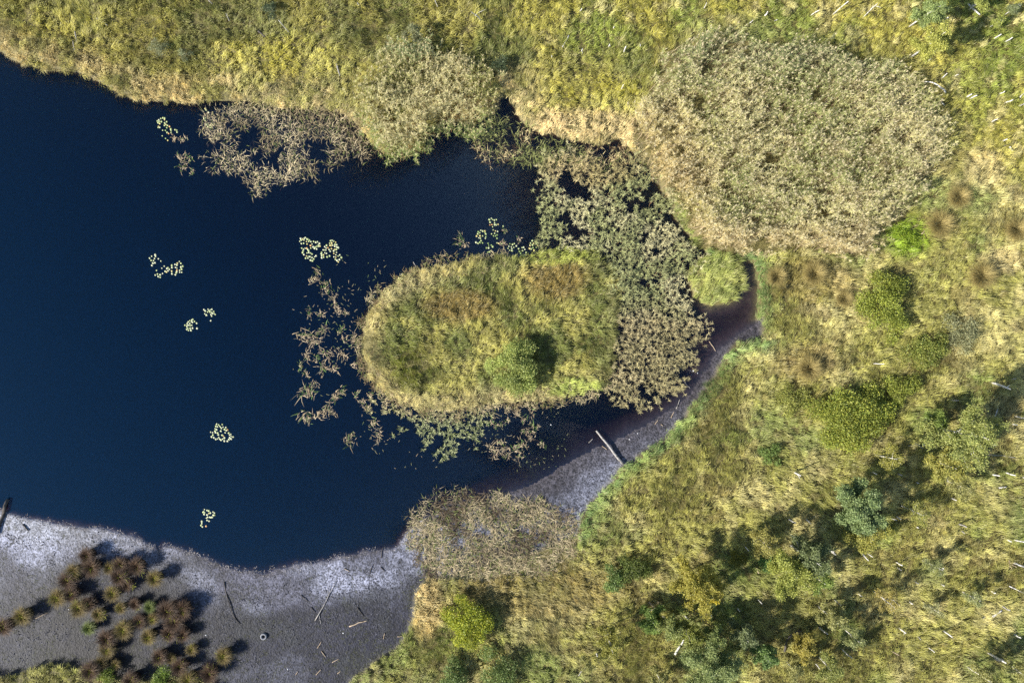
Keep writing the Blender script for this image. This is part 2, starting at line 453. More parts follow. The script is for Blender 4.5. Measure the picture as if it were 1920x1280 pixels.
RUSH = [(757, 975), (790, 955), (830, 928), (880, 926), (940, 934), (1000, 938), (1060, 955), (1085, 985), (1075, 1040), (1010, 1075), (920, 1085), (840, 1085), (800, 1075), (770, 1040)]
HUMM = [(930, -200), (2100, -200), (2100, 350), (1860, 310), (1790, 230), (1700, 110), (1600, 80), (1400, 50), (1290, 60), (1170, 110), (1050, 120), (970, 60)]

def grass_colours(px, py, d):
    n1 = fbm(px, py, 210, 51); n2 = fbm(px, py, 55, 55, 3); n3 = fbm(px, py, 22, 59, 2); n4 = fbm(px, py, 90, 63, 2)
    straw, olive, green, brown, dark = lin(216, 204, 150), lin(170, 166, 94), lin(136, 150, 80), lin(142, 124, 84), lin(100, 108, 56)
    c = mixc(olive[None], straw[None], sstep(0.44, 0.72, n2) * 0.62)
    c = mixc(c, green[None], sstep(0.5, 0.72, n4) * 0.75)
    c = mixc(c, brown[None], sstep(0.58, 0.76, n3) * 0.5)
    c = mixc(c, dark[None], sstep(0.55, 0.7, n1) * 0.2)
    up = sstep(330, 180, py) * 1.0 * (px < 1260)
    yel = lin(186, 178, 80)
    c = mixc(c, mixc(lin(172, 164, 88)[None], lin(118, 122, 62)[None], sstep(0.36, 0.6, n2)), up * 0.8)
    hm = sstep(-40, 40, sd(px, py, HUMM))
    c = mixc(c, mixc(lin(190, 182, 92)[None], lin(152, 162, 76)[None], sstep(0.38, 0.62, n4)), hm * 0.9)
    c = mixc(c, straw[None], hm * sstep(0.6, 0.75, n3) * 0.7)
    y = np.maximum(ell(px, py, 520, 118, 140, 42), ell(px, py, 1115, 195, 105, 52))
    y = np.maximum(y, 0.6 * ell(px, py, 130, 45, 90, 40))
    c = mixc(c, mixc(yel[None], lin(208, 200, 112)[None], sstep(0.4, 0.6, n3)), y * 0.85)
    # straw fringe along the north shore
    fr = sstep(-75, -20, d) * (py < 330) * (px < 1200)
    c = mixc(c, mixc(lin(222, 202, 152)[None], lin(176, 170, 104)[None], sstep(0.4, 0.65, n3)), fr * 0.85)
    # bank of the straw reeds north of the inlet
    st = ell(px, py, 1075, 240, 120, 30) * 0.8
    c = mixc(c, lin(226, 204, 156)[None], st)
    # island: straw rim, olive middle, brown blotches
    di = sd(px, py, ISLAND)
    isl = sstep(-8, 0, di)
    ic = mixc(lin(178, 172, 98)[None], lin(124, 130, 68)[None], sstep(0.42, 0.6, n2))
    ic = mixc(ic, lin(140, 112, 64)[None], np.maximum(ell(px, py, 1040, 520, 60, 45), ell(px, py, 860, 575, 70, 30)) * 0.7)
    ic = mixc(ic, lin(220, 202, 156)[None], sstep(50, 12, di) * np.clip(0.25 + sstep(900, 800, px) + sstep(690, 730, py), 0, 1) * 0.5)
    ic = mixc(ic, lin(112, 116, 44)[None], ell(px, py, 770, 690, 35, 45) * 0.9)
    ic = mixc(ic, lin(170, 180, 84)[None], ell(px, py, 1040, 480, 90, 18) * 0.8)
    ic = mixc(ic, lin(178, 192, 96)[None], ell(px, py, 1080, 725, 60, 18) * 0.8)
    c = mixc(c, ic, isl)
    il = sstep(-10, 0, sd(px, py, ISLET))
    c = mixc(c, mixc(lin(184, 184, 108)[None], lin(128, 142, 74)[None], n3), il)
    # lush green margin along the channel
    lush = sstep(-44, -8, d) * (px > 1100) * (py > 470) * (px < 1475) * (1 - il) * (1 - isl)
    mdist = -sd(px, py, MUD)
    lush = np.maximum(lush, sstep(38, 8, mdist) * (px > 1050) * (py > 640) * (px < 1460))
    c = mixc(c, mixc(lin(164, 182, 108)[None], lin(116, 144, 84)[None], sstep(0.35, 0.6, n3)), lush * 0.9)
    bl = ell(px, py, 1694, 445, 40, 40)
    c = mixc(c, lin(150, 176, 50)[None], bl * 0.9)
    c = mixc(c, lin(150, 128, 80)[None], np.maximum(ell(px, py, 1520, 525, 75, 40), ell(px, py, 1500, 680, 60, 35)) * 0.55)
    c = mixc(c, lin(226, 206, 158)[None], np.maximum(ell(px, py, 1835, 320, 40, 40), ell(px, py, 1870, 490, 40, 25)) * 0.6)
    c = mixc(c, lin(214, 190, 138)[None], ell(px, py, 800, 1130, 28, 70) * 0.8)
    c = mixc(c, lin(158, 130, 84)[None], ell(px, py, 1000, 1100, 160, 50) * 0.5)
    return c

def on_land(px, py):
    z, d, mud, md = heights(px, py, True)
    return z, d, mud, md

gp, gq = jgrid(0.36, -190, -200, 2130, 1480)
gzz, gdd, gmm, gmdd = on_land(gp, gq)
rim_e = sd(*warp(gp, gq, 8, 25, 12), REED_EAST)
rim_r = sd(*warp(gp, gq, 8, 25, 12), RUSH)
keep = (gdd < 1.5) & ((gmm < 0.5) | (rng.random(gp.size) < 0.0)) & (rim_e < 4) & (rim_r < 0)
# a few sparse tufts in the wet eastern bed's shade are not seen from above and are left out
gp, gq, gzz, gdd = gp[keep], gq[keep], gzz[keep], gdd[keep]
col = grass_colours(gp, gq, gdd)
hum = sstep(-40, 40, sd(gp, gq, HUMM))
il = sstep(-10, 0, sd(gp, gq, ISLET))
lushm = sstep(38, 8, -sd(gp, gq, MUD)) * (gp > 1050)
tn = fbm(gp, gq, 18, 71, 2)
# tufts gather in mounds about 0.9 m apart
cl_s = 13.0
ci, cj = np.floor(gp / cl_s), np.floor(gq / cl_s)
bd = np.full(gp.size, 1e9); bxx = np.zeros(gp.size); byy = np.zeros(gp.size); bid = np.zeros(gp.size, int)
for di_ in (-1, 0, 1):
    for dj_ in (-1, 0, 1):
        ti, tj = (ci + di_).astype(int), (cj + dj_).astype(int)
        qx = (ti + 0.1 + 0.8 * _T[ti & 255, tj & 255]) * cl_s; qy = (tj + 0.1 + 0.8 * _T[(ti + 77) & 255, (tj + 31) & 255]) * cl_s
        q_ = np.hypot(gp - qx, gq - qy); w_ = q_ < bd
        bd = np.where(w_, q_, bd); bxx = np.where(w_, qx, bxx); byy = np.where(w_, qy, byy); bid = np.where(w_, (ti * 131 + tj * 17) & 255, bid)
mound = sstep(10, 2, bd)
mcol = _T[bid, 5]; mh = _T[bid, 9]
out_az = np.arctan2(-(gq - byy), gp - bxx)
Lt = (0.24 + 0.22 * tn + 0.28 * mound * (0.4 + mh)) * (1 + 0.45 * il) * rng.uniform(0.75, 1.25, gp.size)
gzz = gzz + 0.20 * mound * (0.3 + mh)
Lt *= 1 - 0.25 * np.maximum(ell(gp, gq, 520, 118, 140, 42), ell(gp, gq, 1115, 195, 105, 52))
flow = R(35) + (fbm(gp, gq, 130, 75, 2) - 0.5) * 5.0 + (fbm(gp, gq, 30, 79, 2) - 0.5) * 3.0
flow = np.where(il > 0.5, R(10) + (fbm(gp, gq, 60, 81) - .5) * 2.5, flow)
fringe = (gq < 260) & (gp < 420) & (gdd > -70)
flow = np.where(fringe, R(-50) + (tn - 0.5) * 2.0, flow)
bare = fbm(gp, gq, 16, 83, 2) > 0.70
nb = np.where(bare, 6, (15 + 22 * mound * rng.uniform(.7, 1.2, gp.size)).astype(int))
flow = np.arctan2(np.sin(flow) * 1.0 + np.sin(out_az) * (0.5 + 1.2 * hum), np.cos(flow) * 1.0 + np.cos(out_az) * (0.5 + 1.2 * hum))
nb = np.where((gp < -40) | (gp > 1960) | (gq < -40) | (gq > 1320), 10, nb)
idx = np.repeat(np.arange(gp.size), nb)
wx_, wy_ = W(gp, gq)
n = idx.size
spread = np.where(hum > 0.5, 0.7, 0.55)
spread = np.where(il > 0.5, 0.4, spread)
bx = wx_[idx] + rng.normal(0, 0.13, n); by = wy_[idx] + rng.normal(0, 0.13, n)
baz = flow[idx] + rng.normal(0, 1, n) * spread[idx]
bL = Lt[idx] * rng.uniform(0.6, 1.2, n)
tuftv = rng.uniform(0.85, 1.15, gp.size) * (0.75 + 0.5 * mcol)
col = col * np.array([1.01, 1.01, 0.95])
bcol = 1.16 * col[idx] * (tuftv[idx] * rng.uniform(0.72, 1.28, n))[:, None]
gr = rng.random(n) < 0.10
bcol[gr] = bcol[gr] * 0.45 + lin(232, 222, 170) * 0.5
mb = MB()
blades(mb, bx, by, gzz[idx] - 0.03, bL, rng.uniform(0.022, 0.046, n), baz, R(18) + rng.random(n) * R(40), R(15) + rng.random(n) * R(50), bcol)
grass = tag(mb.build('grass', M_grass), 'yellow-olive sedge and grass growing all over the boggy ground', 'grass', kind='stuff')

# ------------------------------------------------------------------ reeds
def reed_plants(mb, px, py, z, h, nleaf, L, cols, stemcol, lean=0.12, w=0.05, low=0.45, tilt=(45, 85), wind=0.0, plume=None):
    n = px.size
    x, y = W(px, py)
    h = np.broadcast_to(h, (n,)) * rng.uniform(0.8, 1.15, n)
    la = rng.normal(0, 0.7, n) + R(30) + 7.0 * (fbm(px, py, 75, 301, 2) - 0.5) if wind == 0 else rng.normal(wind, 0.9, n)
    lt = np.abs(rng.normal(0, lean, n))
    sc = stemcol * rng.uniform(0.75, 1.2, n)[:, None]
    blades(mb, x, y, z, h / np.cos(lt), 0.035, la, lt, 0.0, sc)
    k = np.repeat(np.arange(n), nleaf); m = k.size
    f = rng.uniform(low, 1.0, m)
    hx = x[k] + np.cos(la[k]) * np.tan(lt[k]) * h[k] * f; hy = y[k] + np.sin(la[k]) * np.tan(lt[k]) * h[k] * f
    hz = z[k] + h[k] * f
    cc = cols[k] * rng.uniform(0.72, 1.25, m)[:, None]
    blades(mb, hx, hy, hz, L * rng.uniform(0.6, 1.25, m), w * rng.uniform(0.7, 1.2, m), rng.uniform(0, 2 * np.pi, m),
           R(tilt[0]) + rng.random(m) * R(tilt[1] - tilt[0]), R(10) + rng.random(m) * R(35), cc, 0.7)
    if plume is not None:
        k2 = np.repeat(np.arange(n), 3); m = k2.size
        blades(mb, x[k2] + np.cos(la[k2]) * np.tan(lt[k2]) * h[k2], y[k2] + np.sin(la[k2]) * np.tan(lt[k2]) * h[k2], z[k2] + h[k2] * 0.96,
               rng.uniform(0.18, 0.3, m), 0.07, rng.normal(R(25), 0.8, m), R(20) + rng.random(m) * R(50), R(30), plume * rng.uniform(0.8, 1.2, m)[:, None])

def in_bed(poly, sp, wamp=10, wsc=24, inset=0):
    xs = [p[0] for p in poly]; ys = [p[1] for p in poly]
    a, b = jgrid(sp, min(xs) - 20, min(ys) - 20, max(xs) + 20, max(ys) + 20)
    s = sd(*warp(a, b, wamp, wsc, 15), poly)
    s = s - inset
    k = s + 8 * np.minimum(rng.normal(0, 1, s.size), 1.4) * (wsc >= 24) > 0
    return a[k], b[k], s[k]

# big round bed in the east
a, b, s = in_bed(REED_EAST, 0.27, 17, 34, 9)
g = fbm(a, b, 17, 91, 2)
k = g < 0.69
a, b, s = a[k], b[k], s[k]
z, d, _, _ = heights(a, b, True)
n2 = fbm(a, b, 60, 95, 3); n3 = fbm(a, b, 26, 97, 2)
c = mixc(lin(212, 208, 154)[None], lin(170, 176, 116)[None], sstep(0.38, 0.64, n2))
c = mixc(c, lin(160, 172, 126)[None], sstep(190, 90, b) * sstep(1180, 1330, a) * 0.65)
c = mixc(c, lin(226, 204, 150)[None], sstep(1380, 1220, a) * sstep(160, 300, b) * 0.7)
c = mixc(c, lin(218, 200, 154)[None], sstep(400, 460, b) * 0.7)
c = mixc(c, lin(150, 130, 96)[None], sstep(0.6, 0.75, n3) * 0.5)
east = MB()
reed_plants(east, a, b, z, 1.1 + 1.7 * sstep(.3, .7, 0.5 * fbm(a, b, 12, 99, 2) + 0.5 * fbm((a * 0.83 + b * 0.56) * 0.32, (a * 0.56 - b * 0.83) * -1.0, 9, 96, 2)) * (0.7 + 0.5 * fbm(a, b, 60, 98, 2)), 11, 0.44, 1.12 * c * np.array([1.04, 1.0, 0.92]) * rng.uniform(.72, 1.28, a.size)[:, None], lin(196, 174, 142), 0.30, 0.04, 0.45, plume=lin(192, 180, 142))
# trampled and laid-over stalks near the south rim and in streaks
tag(east.build('reed_bed', M_reed), 'big round bed of tall straw and green reeds right of the inlet', 'reed bed', kind='stuff')

a, b, s = in_bed(REED_NORTH, 0.27, 16, 30, 7)
k = fbm(a, b, 17, 101, 2) < 0.72
a, b, s = a[k], b[k], s[k]
z = heights(a, b)
n2 = fbm(a, b, 45, 105, 3)
c = mixc(lin(212, 204, 146)[None], lin(176, 174, 106)[None], sstep(0.4, 0.62, n2))
c = mixc(c, lin(140, 160, 86)[None], sstep(30, 8, s) * sstep(190, 240, b) * 0.8)
c = mixc(c, lin(136, 158, 110)[None], ell(a, b, 780, 95, 50, 35) * 0.7)
mbn = MB()
reed_plants(mbn, a, b, np.maximum(z, -0.4), 1.1 + 1.5 * sstep(.3, .7, fbm(a, b, 13, 107, 2)), 10, 0.42, c * rng.uniform(.75, 1.25, a.size)[:, None], lin(190, 158, 116), 0.22, 0.042, 0.5, plume=lin(188, 176, 132))
tag(mbn.build('reed_bed', M_reed), 'medium yellow-tan reed bed jutting down into the water from the north bank', 'reed bed', kind='stuff')

a, b, s = in_bed(REED_MID, 0.27, 14, 26)
g = fbm(a, b, 24, 111, 3)
k = g < 0.62 + 0.06 * sstep(400, 560, b) - 0.06 * sstep(16, 0, s)
a, b, s = a[k], b[k], s[k]
z = np.maximum(heights(a, b), -0.25)
n2 = fbm(a, b, 50, 115, 3)
c = mixc(lin(222, 214, 164)[None], lin(184, 186, 128)[None], sstep(0.4, 0.6, n2))
c = mixc(c, lin(196, 178, 132)[None], sstep(540, 620, b) * 0.7)
c = mixc(c, lin(204, 178, 124)[None], ell(a, b, 1100, 320, 90, 35) * 0.6)
mbm = MB()
reed_plants(mbm, a, b, z, 0.6 + 0.9 * sstep(.3, .7, fbm(a, b, 12, 117, 2)), 9, 0.34, c * rng.uniform(.75, 1.25, a.size)[:, None], lin(160, 134, 100), 0.22, 0.045, 0.6)
tag(mbm.build('reed_bed', M_reed), 'grey-green star-leaved reed bed standing in water between island and big reeds', 'reed bed', kind='stuff')

def dead_stand(mb, a, b, z, n_each, L, cols, tilt=(35, 88), droop=(20, 90), w=0.055, rad=0.12):
    x, y = W(a, b)
    k = np.repeat(np.arange(a.size), n_each); m = k.size
    cc = cols[k] * rng.uniform(0.65, 1.25, m)[:, None]
    gr = rng.random(m) < 0.16
    cc[gr] = lin(134, 144, 80) * rng.uniform(0.7, 1.2, gr.sum())[:, None]
    blades(mb, x[k] + rng.normal(0, rad, m), y[k] + rng.normal(0, rad, m), z[k], L * rng.uniform(0.5, 1.25, m), w * rng.uniform(0.6, 1.2, m), rng.uniform(0, 2 * np.pi, m),
           R(tilt[0]) + rng.random(m) * R(tilt[1] - tilt[0]), R(droop[0]) + rng.random(m) * R(droop[1] - droop[0]), cc, 0.7)

a, b, s = in_bed(REED_WEST, 0.42, 14, 30)
g = fbm(a, b, 26, 121, 3)
dwat = sd(a, b, LAKE)
k = g < 0.68 - 0.11 * sstep(10, 60, dwat)
a, b = a[k], b[k]
z = np.maximum(heights(a, b), -0.12)
n2 = fbm(a, b, 40, 125, 2)
c = mixc(lin(226, 208, 166)[None], lin(182, 164, 126)[None], sstep(0.4, 0.6, n2))
c = mixc(c, lin(170, 160, 96)[None], sstep(215, 180, b) * 0.6)
mbw = MB()
dead_stand(mbw, a, b, z, 12, 0.85, c * 1.05, w=0.055, rad=0.2)
tag(mbw.build('bulrush_bed', M_reed), 'broken tan bulrushes with dark gaps off the north shore', 'bulrushes', kind='stuff')

a, b, s = in_bed(REED_GAP, 0.42, 10)
k = fbm(a, b, 22, 131, 3) < 0.56
a, b = a[k], b[k]
z = np.maximum(heights(a, b), -0.12)
c = mixc(lin(220, 200, 148)[None], lin(160, 164, 100)[None], sstep(0.42, 0.58, fbm(a, b, 30, 135)))
mbg = MB()
dead_stand(mbg, a, b, z, 13, 0.75, c * 1.1, w=0.065, rad=0.18)
tag(mbg.build('bulrush_bed', M_reed), 'tangled straw bulrushes between the two tall reed beds', 'bulrushes', kind='stuff')

a, b, s = in_bed(RUSH, 0.42, 10)
k = fbm(a, b, 26, 141, 3) < 0.68
a, b = a[k], b[k]
z = np.maximum(heights(a, b), -0.1)
c = mixc(lin(200, 184, 146)[None], lin(116, 100, 78)[None], sstep(0.4, 0.62, fbm(a, b, 40, 145)))
mbr = MB()
dead_stand(mbr, a, b, z, 14, 0.85, c, w=0.06, rad=0.2)
tag(mbr.build('bulrush_bed', M_reed), 'dry grey-tan bulrushes laid over the mud south of the channel', 'bulrushes', kind='stuff')

# star-like floating rosettes south-west of the island
a, b, s = in_bed(ROSETTE, 0.40, 9)
g = fbm(a, b, 24, 151, 3)
k = g < 0.62 - 0.16 * sstep(775, 850, b)
a, b = a[k], b[k]
c = mixc(lin(196, 186, 138)[None], lin(176, 180, 132)[None], sstep(765, 800, b))
mbs = MB()
dead_stand(mbs, a, b, np.full(a.size, 0.02), 12, 0.36, c, (40, 80), (0, 30), 0.07, 0.05)
tag(mbs.build('water_plants', M_reed), 'grey-green star-shaped water plants floating below the island', 'water plants', kind='stuff')

# ragged straw rim of the island and fallen litter along the shores
a, b = jgrid(0.36, 640, 440, 1200, 800)
di = sd(*warp(a, b, 7, 18, 8), ISLAND)
k = (di > -16) & (di < 26) & ((a < 950) | (b > 700)) & (rng.random(a.size) < 0.8) & (fbm(a, b, 22, 157, 2) < 0.55)
a, b = a[k], b[k]
z = np.maximum(heights(a, b), 0.0)
c = mixc(lin(222, 204, 160)[None], lin(164, 144, 106)[None], sstep(0.4, 0.62, fbm(a, b, 25, 155)))
mbi = MB()
dead_stand(mbi, a, b, z, 10, 0.62, c, (30, 85), (20, 80), 0.05, 0.15)
tag(mbi.build('dry_sedge', M_reed), 'pale dry sedge littering the rim of the island', 'sedge', kind='stuff')

# ------------------------------------------------------------------ wording: where a thing stands, told by what is near it
LANDMARKS = [('the island bush', 965, 690), ('the round thicket', 1595, 785), ('the blue-green birch', 1600, 945), ('the widest birch', 1795, 820),
             ('the arched stem', 1745, 168), ('the yellow-green willow', 1655, 570), ('the top-right birches', 1738, 60), ('the olive birch', 1300, 1095),
             ('the car tyre', 496, 1190), ('the brightest bush', 878, 1165), ('the topmost right corner', 1915, 5), ('the lowest right corner', 1915, 1275),
             ('the round reed bed', 1490, 80), ('the north reed bed', 790, 80), ('the fallen log', 1140, 838), ('the lowest left corner', 5, 1275),
             ('the root plate', 1889, 1055), ('the thickest white stem', 1858, 716), ('the bulky birch', 1320, 1240), ('the slim birch', 1140, 1200),
             ('the shore saplings', 325, 98), ('the thin tan birch', 1658, 1122), ('the pale fork', 610, 1125), ('the channel bend', 1415, 560)]
DIRS = ['right of', 'above right of', 'above', 'above left of', 'left of', 'below left of', 'below', 'below right of']
PENDING = []
def place(px, py, skip=None):
    best = min((l for l in LANDMARKS if l[0] != skip), key=lambda l: math.hypot(px - l[1], py - l[2]))
    dx, dy = px - best[1], best[2] - py
    r = math.hypot(dx, dy)
    k = int(round(math.atan2(dy, dx) / (math.pi / 4))) % 8
    band = 'just' if r < 75 else ('some way' if r < 190 else 'far')
    return f'{band} {DIRS[k]} {best[0]}'
def later(o, look, px, py, cat, group=None, skip=None):
    """label is given at the end, when it is known which things are alike"""
    PENDING.append((o, look, px, py, skip))
    tag(o, None, cat, group)
ORD = ['leftmost'] + [w + ' from left' for w in 'second third fourth fifth sixth seventh eighth ninth tenth eleventh twelfth'.split()]
def settle_labels():
    by = {}
    for o, look, px, py, skip in PENDING:
        by.setdefault(f'{look} {place(px, py, skip)}', []).append((px, py, o))
    for text, L in by.items():
        if len(L) == 1: L[0][2]['label'] = text; continue
        L.sort(key=lambda e: e[0])
        if len(L) == 2:
            if abs(L[0][0] - L[1][0]) < abs(L[0][1] - L[1][1]):
                L.sort(key=lambda e: e[1]); w = ['upper', 'lower']
            else: w = ['left-hand', 'right-hand']
        else: w = ORD[:len(L) - 1] + ['rightmost']
        for k, e in enumerate(L): e[2]['label'] = f'{w[k]} {text}'

# ------------------------------------------------------------------ lily pads
PCOL = [lin(200, 206, 164), lin(184, 196, 136), lin(208, 210, 176), lin(206, 192, 124), lin(210, 164, 104), lin(150, 174, 106)]
def pad_mesh(i):
    col = PCOL[i]
    n = 16; m = MB()
    th = np.linspace(0.28, 2 * np.pi - 0.28, n)
    rr = 0.125 * (1 + 0.05 * np.cos(2 * th) + rng.normal(0, 0.02, n))
    top = np.stack([rr * np.cos(th), rr * np.sin(th), 0.012 + 0.012 * rng.random(n)], 1)
    bot = top - np.array([0, 0, 0.012])
    v = np.concatenate([top, bot, [[0.02, 0, 0.012], [0.02, 0, 0.0]]])
    t = [[k, k + 1, 2 * n] for k in range(n - 1)] + [[n + k + 1, n + k, 2 * n + 1] for k in range(n - 1)]
    q = [[k, n + k, n + k + 1, k + 1] for k in range(n - 1)] + [[0, 2 * n, 2 * n + 1, n], [n - 1, 2 * n - 1, 2 * n + 1, 2 * n]]
    m.add(v, q, t, col, col)
    return m.mesh('lily_pad', M_pad)
PADS = [pad_mesh(i) for i in range(6)]

def arc(cx, cy, rx, ry, a0, a1, n, jit=1.0):
    t = np.radians(np.linspace(a0, a1, n))
    return [(cx + rx * math.cos(q) + rng.normal(0, jit), cy - ry * math.sin(q) + rng.normal(0, jit)) for q in t]
def sc(x0, y0, k, pts): return [(x0 + a / k, y0 + b / k) for a, b in pts]
PATCHES = [
 ('in the upper left part of the leftmost patch', 'p', sc(270, 470, 21.33, [(320, 220), (460, 160), (470, 220), (435, 310), (235, 295), (300, 385), (390, 390), (370, 490), (450, 480), (330, 585), (585, 320), (685, 410)])),
 ('in the lower right part of the leftmost patch', 'p', sc(270, 470, 21.33, [(725, 700), (820, 615), (510, 785), (460, 970), (550, 930), (580, 1030), (660, 1060), (660, 960), (750, 910), (860, 820), (910, 840), (975, 680), (930, 710), (1025, 740), (975, 800), (1125, 580), (1130, 670), (1120, 815),
      (1130, 920), (1250, 545), (1345, 500), (1330, 570), (1425, 430), (1490, 505), (1270, 665), (1325, 695), (1330, 780), (1320, 840), (1300, 890), (1265, 960), (1555, 620), (1490, 650), (1515, 735), (1440, 780), (1440, 860), (1520, 860)])),
 ('in the left half of the twin patch off the island', 'g', sc(550, 440, 18.29, [(260, 130), (280, 180), (325, 150), (230, 225), (285, 305), (365, 290), (370, 180), (420, 100), (385, 130), (460, 235), (480, 150), (515, 160), (565, 190), (535, 230), (610, 240), (480, 320), (705, 230), (780, 260), (835, 240), (905, 300), (870, 355), (870, 400), (920, 385),
      (820, 395), (765, 430), (735, 465), (810, 490), (650, 320), (600, 370), (605, 455), (690, 415), (295, 460), (355, 500), (415, 465), (470, 460), (500, 500), (530, 545), (345, 560), (325, 610), (370, 680), (480, 625), (540, 605), (600, 625), (650, 665), (460, 730), (520, 750), (430, 805), (510, 800), (580, 750), (650, 780), (740, 755), (785, 720), (710, 830), (600, 870), (660, 890)])),
 ('in the right half of the twin patch off the island', 'g', sc(550, 440, 18.29, [(1150, 365), (1085, 410), (1135, 455), (1195, 445), (1030, 520), (1070, 525), (1125, 525), (980, 610), (970, 650), (990, 690), (980, 720), (1040, 690), (1050, 770), (985, 790), (1090, 620), (1145, 640), (1165, 760), (1250, 725), (1240, 510), (1315, 480), (1275, 570), (1255, 290), (1285, 210),
      (1340, 190), (1395, 220), (1325, 280), (1460, 260), (1265, 365), (1310, 365), (1360, 360), (1440, 330), (1500, 345), (1430, 395), (1500, 420), (1550, 440), (1425, 510), (1485, 505), (1395, 550), (1400, 640), (1490, 605), (1470, 690), (1600, 690), (1400, 755), (1465, 770), (1545, 730), (1655, 780), (1455, 840), (1510, 880), (1590, 850), (1550, 925)])),
 ('in the small patch upper right of a ring of pads', 'p', sc(335, 565, 21.33, [(1020, 330), (1075, 375), (1190, 310), (1170, 420), (1230, 370), (1275, 340), (1335, 315), (1270, 415), (1410, 395), (1340, 430), (1360, 475), (1425, 480), (1470, 520), (1055, 490), (1120, 545), (1300, 520), (1330, 580), (1290, 765)])),
 ('in the tight ring in the middle of the lake', 'p', sc(335, 565, 21.33, [(580, 715), (535, 740), (455, 765), (400, 810), (365, 860), (350, 900), (520, 800), (565, 830), (645, 800), (730, 870), (460, 880), (265, 950), (400, 945), (350, 975), (470, 960), (535, 945), (340, 1030), (375, 1070), (330, 1115), (400, 1150), (475, 1070), (565, 1065), (500, 1150), (745, 1075)])),
 ('in the wide open ring in the lower lake', 'p', sc(370, 780, 21.33, [(780, 310), (760, 395), (860, 335), (1005, 325), (820, 415), (905, 390), (940, 430), (975, 480), (1040, 430), (1150, 445), (1105, 520), (1170, 560), (1215, 540), (725, 490), (780, 530), (720, 580), (740, 640), (950, 590), (825, 670), (850, 735), (1000, 755), (1055, 775), (1125, 650), (1265, 670), (1350, 715), (1305, 745),
      (1360, 800), (1305, 850), (1440, 820), (1360, 900), (1275, 925), (540, 630), (620, 650), (635, 740), (580, 820), (675, 855), (745, 915), (810, 900), (870, 850), (900, 905), (960, 940), (1025, 905), (1095, 860), (1090, 985), (1215, 990)])),
 ('in the sparse patch nearest the south mud', 'p', sc(360, 945, 25.6, [(610, 240), (740, 285), (820, 310), (540, 370), (575, 340), (610, 395), (600, 470), (895, 405), (1025, 360), (1085, 405), (1035, 510), (1090, 510), (820, 430), (740, 500), (860, 610), (925, 620), (985, 605), (760, 610), (705, 655), (740, 760), (835, 800), (480, 815), (485, 915), (445, 1000), (510, 1070), (685, 1045)])),
 ('in the patch beside broken bulrushes, upper left', 'y', sc(285, 200, 14.22, [(150, 385), (190, 360), (240, 320), (300, 300), (345, 310), (340, 350), (200, 400), (260, 400), (215, 450), (170, 430), (400, 405), (350, 440), (380, 480), (340, 500), (420, 500), (475, 530), (400, 560), (180, 530), (215, 555), (170, 560), (290, 630), (365, 635), (510, 600), (515, 640), (515, 690), (620, 620), (670, 630), (675, 680), (410, 690), (450, 720), (370, 850), (425, 900), (280, 780)])),
 ('against the west end of the bulrush strip', 'y', sc(285, 200, 14.22, [(1390, 310), (1430, 300), (1400, 340), (1430, 375), (1420, 50), (1450, 90), (1510, 150), (1620, 150), (1455, 480), (1500, 470), (1495, 530), (1560, 500), (1560, 560), (1610, 470)])),
 ('in the uppermost patch off the reed inlet', 'y', sc(850, 400, 10.67, [(725, 125), (765, 100), (790, 125), (865, 125), (825, 135), (740, 175), (830, 185), (735, 230), (775, 225), (830, 225), (860, 230), (900, 220), (790, 270), (1000, 255)])),
 ('in the left rounded patch off the reed inlet', 'y', sc(850, 400, 10.67, [(555, 340), (505, 370), (595, 355), (495, 410), (535, 390), (640, 390), (635, 355), (470, 455), (540, 450), (590, 450), (515, 490), (655, 415), (645, 500), (545, 500), (655, 470), (460, 580), (500, 600), (560, 545), (590, 590), (535, 580)])),
 ('in the middle patch off the reed inlet', 'y', sc(850, 400, 10.67, [(800, 330), (845, 350), (890, 360), (770, 410), (830, 400), (880, 430), (810, 450), (850, 450), (880, 500), (880, 590), (910, 600), (970, 605), (700, 600), (765, 635), (790, 665), (710, 640), (665, 690), (710, 690), (755, 750), (725, 770), (690, 780)])),
 ('in two rings beside the island reeds', 'y', sc(850, 400, 10.67, [(1135, 610), (1190, 620), (1225, 605), (1115, 655), (1165, 670), (1215, 680), (1265, 650), (1100, 700), (1135, 740), (1175, 705), (1180, 745), (1310, 705), (1380, 685), (1410, 680), (1435, 720), (1325, 760), (1390, 745), (1350, 800), (1460, 780), (1375, 850), (1410, 855), (1440, 830)])),
 ('in the orange-edged patch beside the island reeds', 'o', sc(850, 400, 10.67, [(1585, 545), (1640, 570), (1550, 595), (1540, 640), (1530, 700), (1670, 600), (1690, 640), (1665, 680), (1620, 735), (1560, 710), (1600, 690), (1610, 600), (1590, 630)])),
]
words = {'p': 'pale cream-green lily pad', 'g': 'cream and yellow lily pad', 'y': 'yellow-green lily pad', 'o': 'green or orange lily pad'}
wts = {'p': [.45, .2, .25, .06, .04, 0], 'g': [.3, .35, .15, .14, .06, 0], 'y': [.1, .45, .05, .1, .05, .25], 'o': [.0, .3, 0, .15, .3, .25]}
flat = [(p, where, kd) for where, kd, pts in PATCHES for p in pts]
sel = set(rng.permutation(len(flat))[:298])
rest = MB()
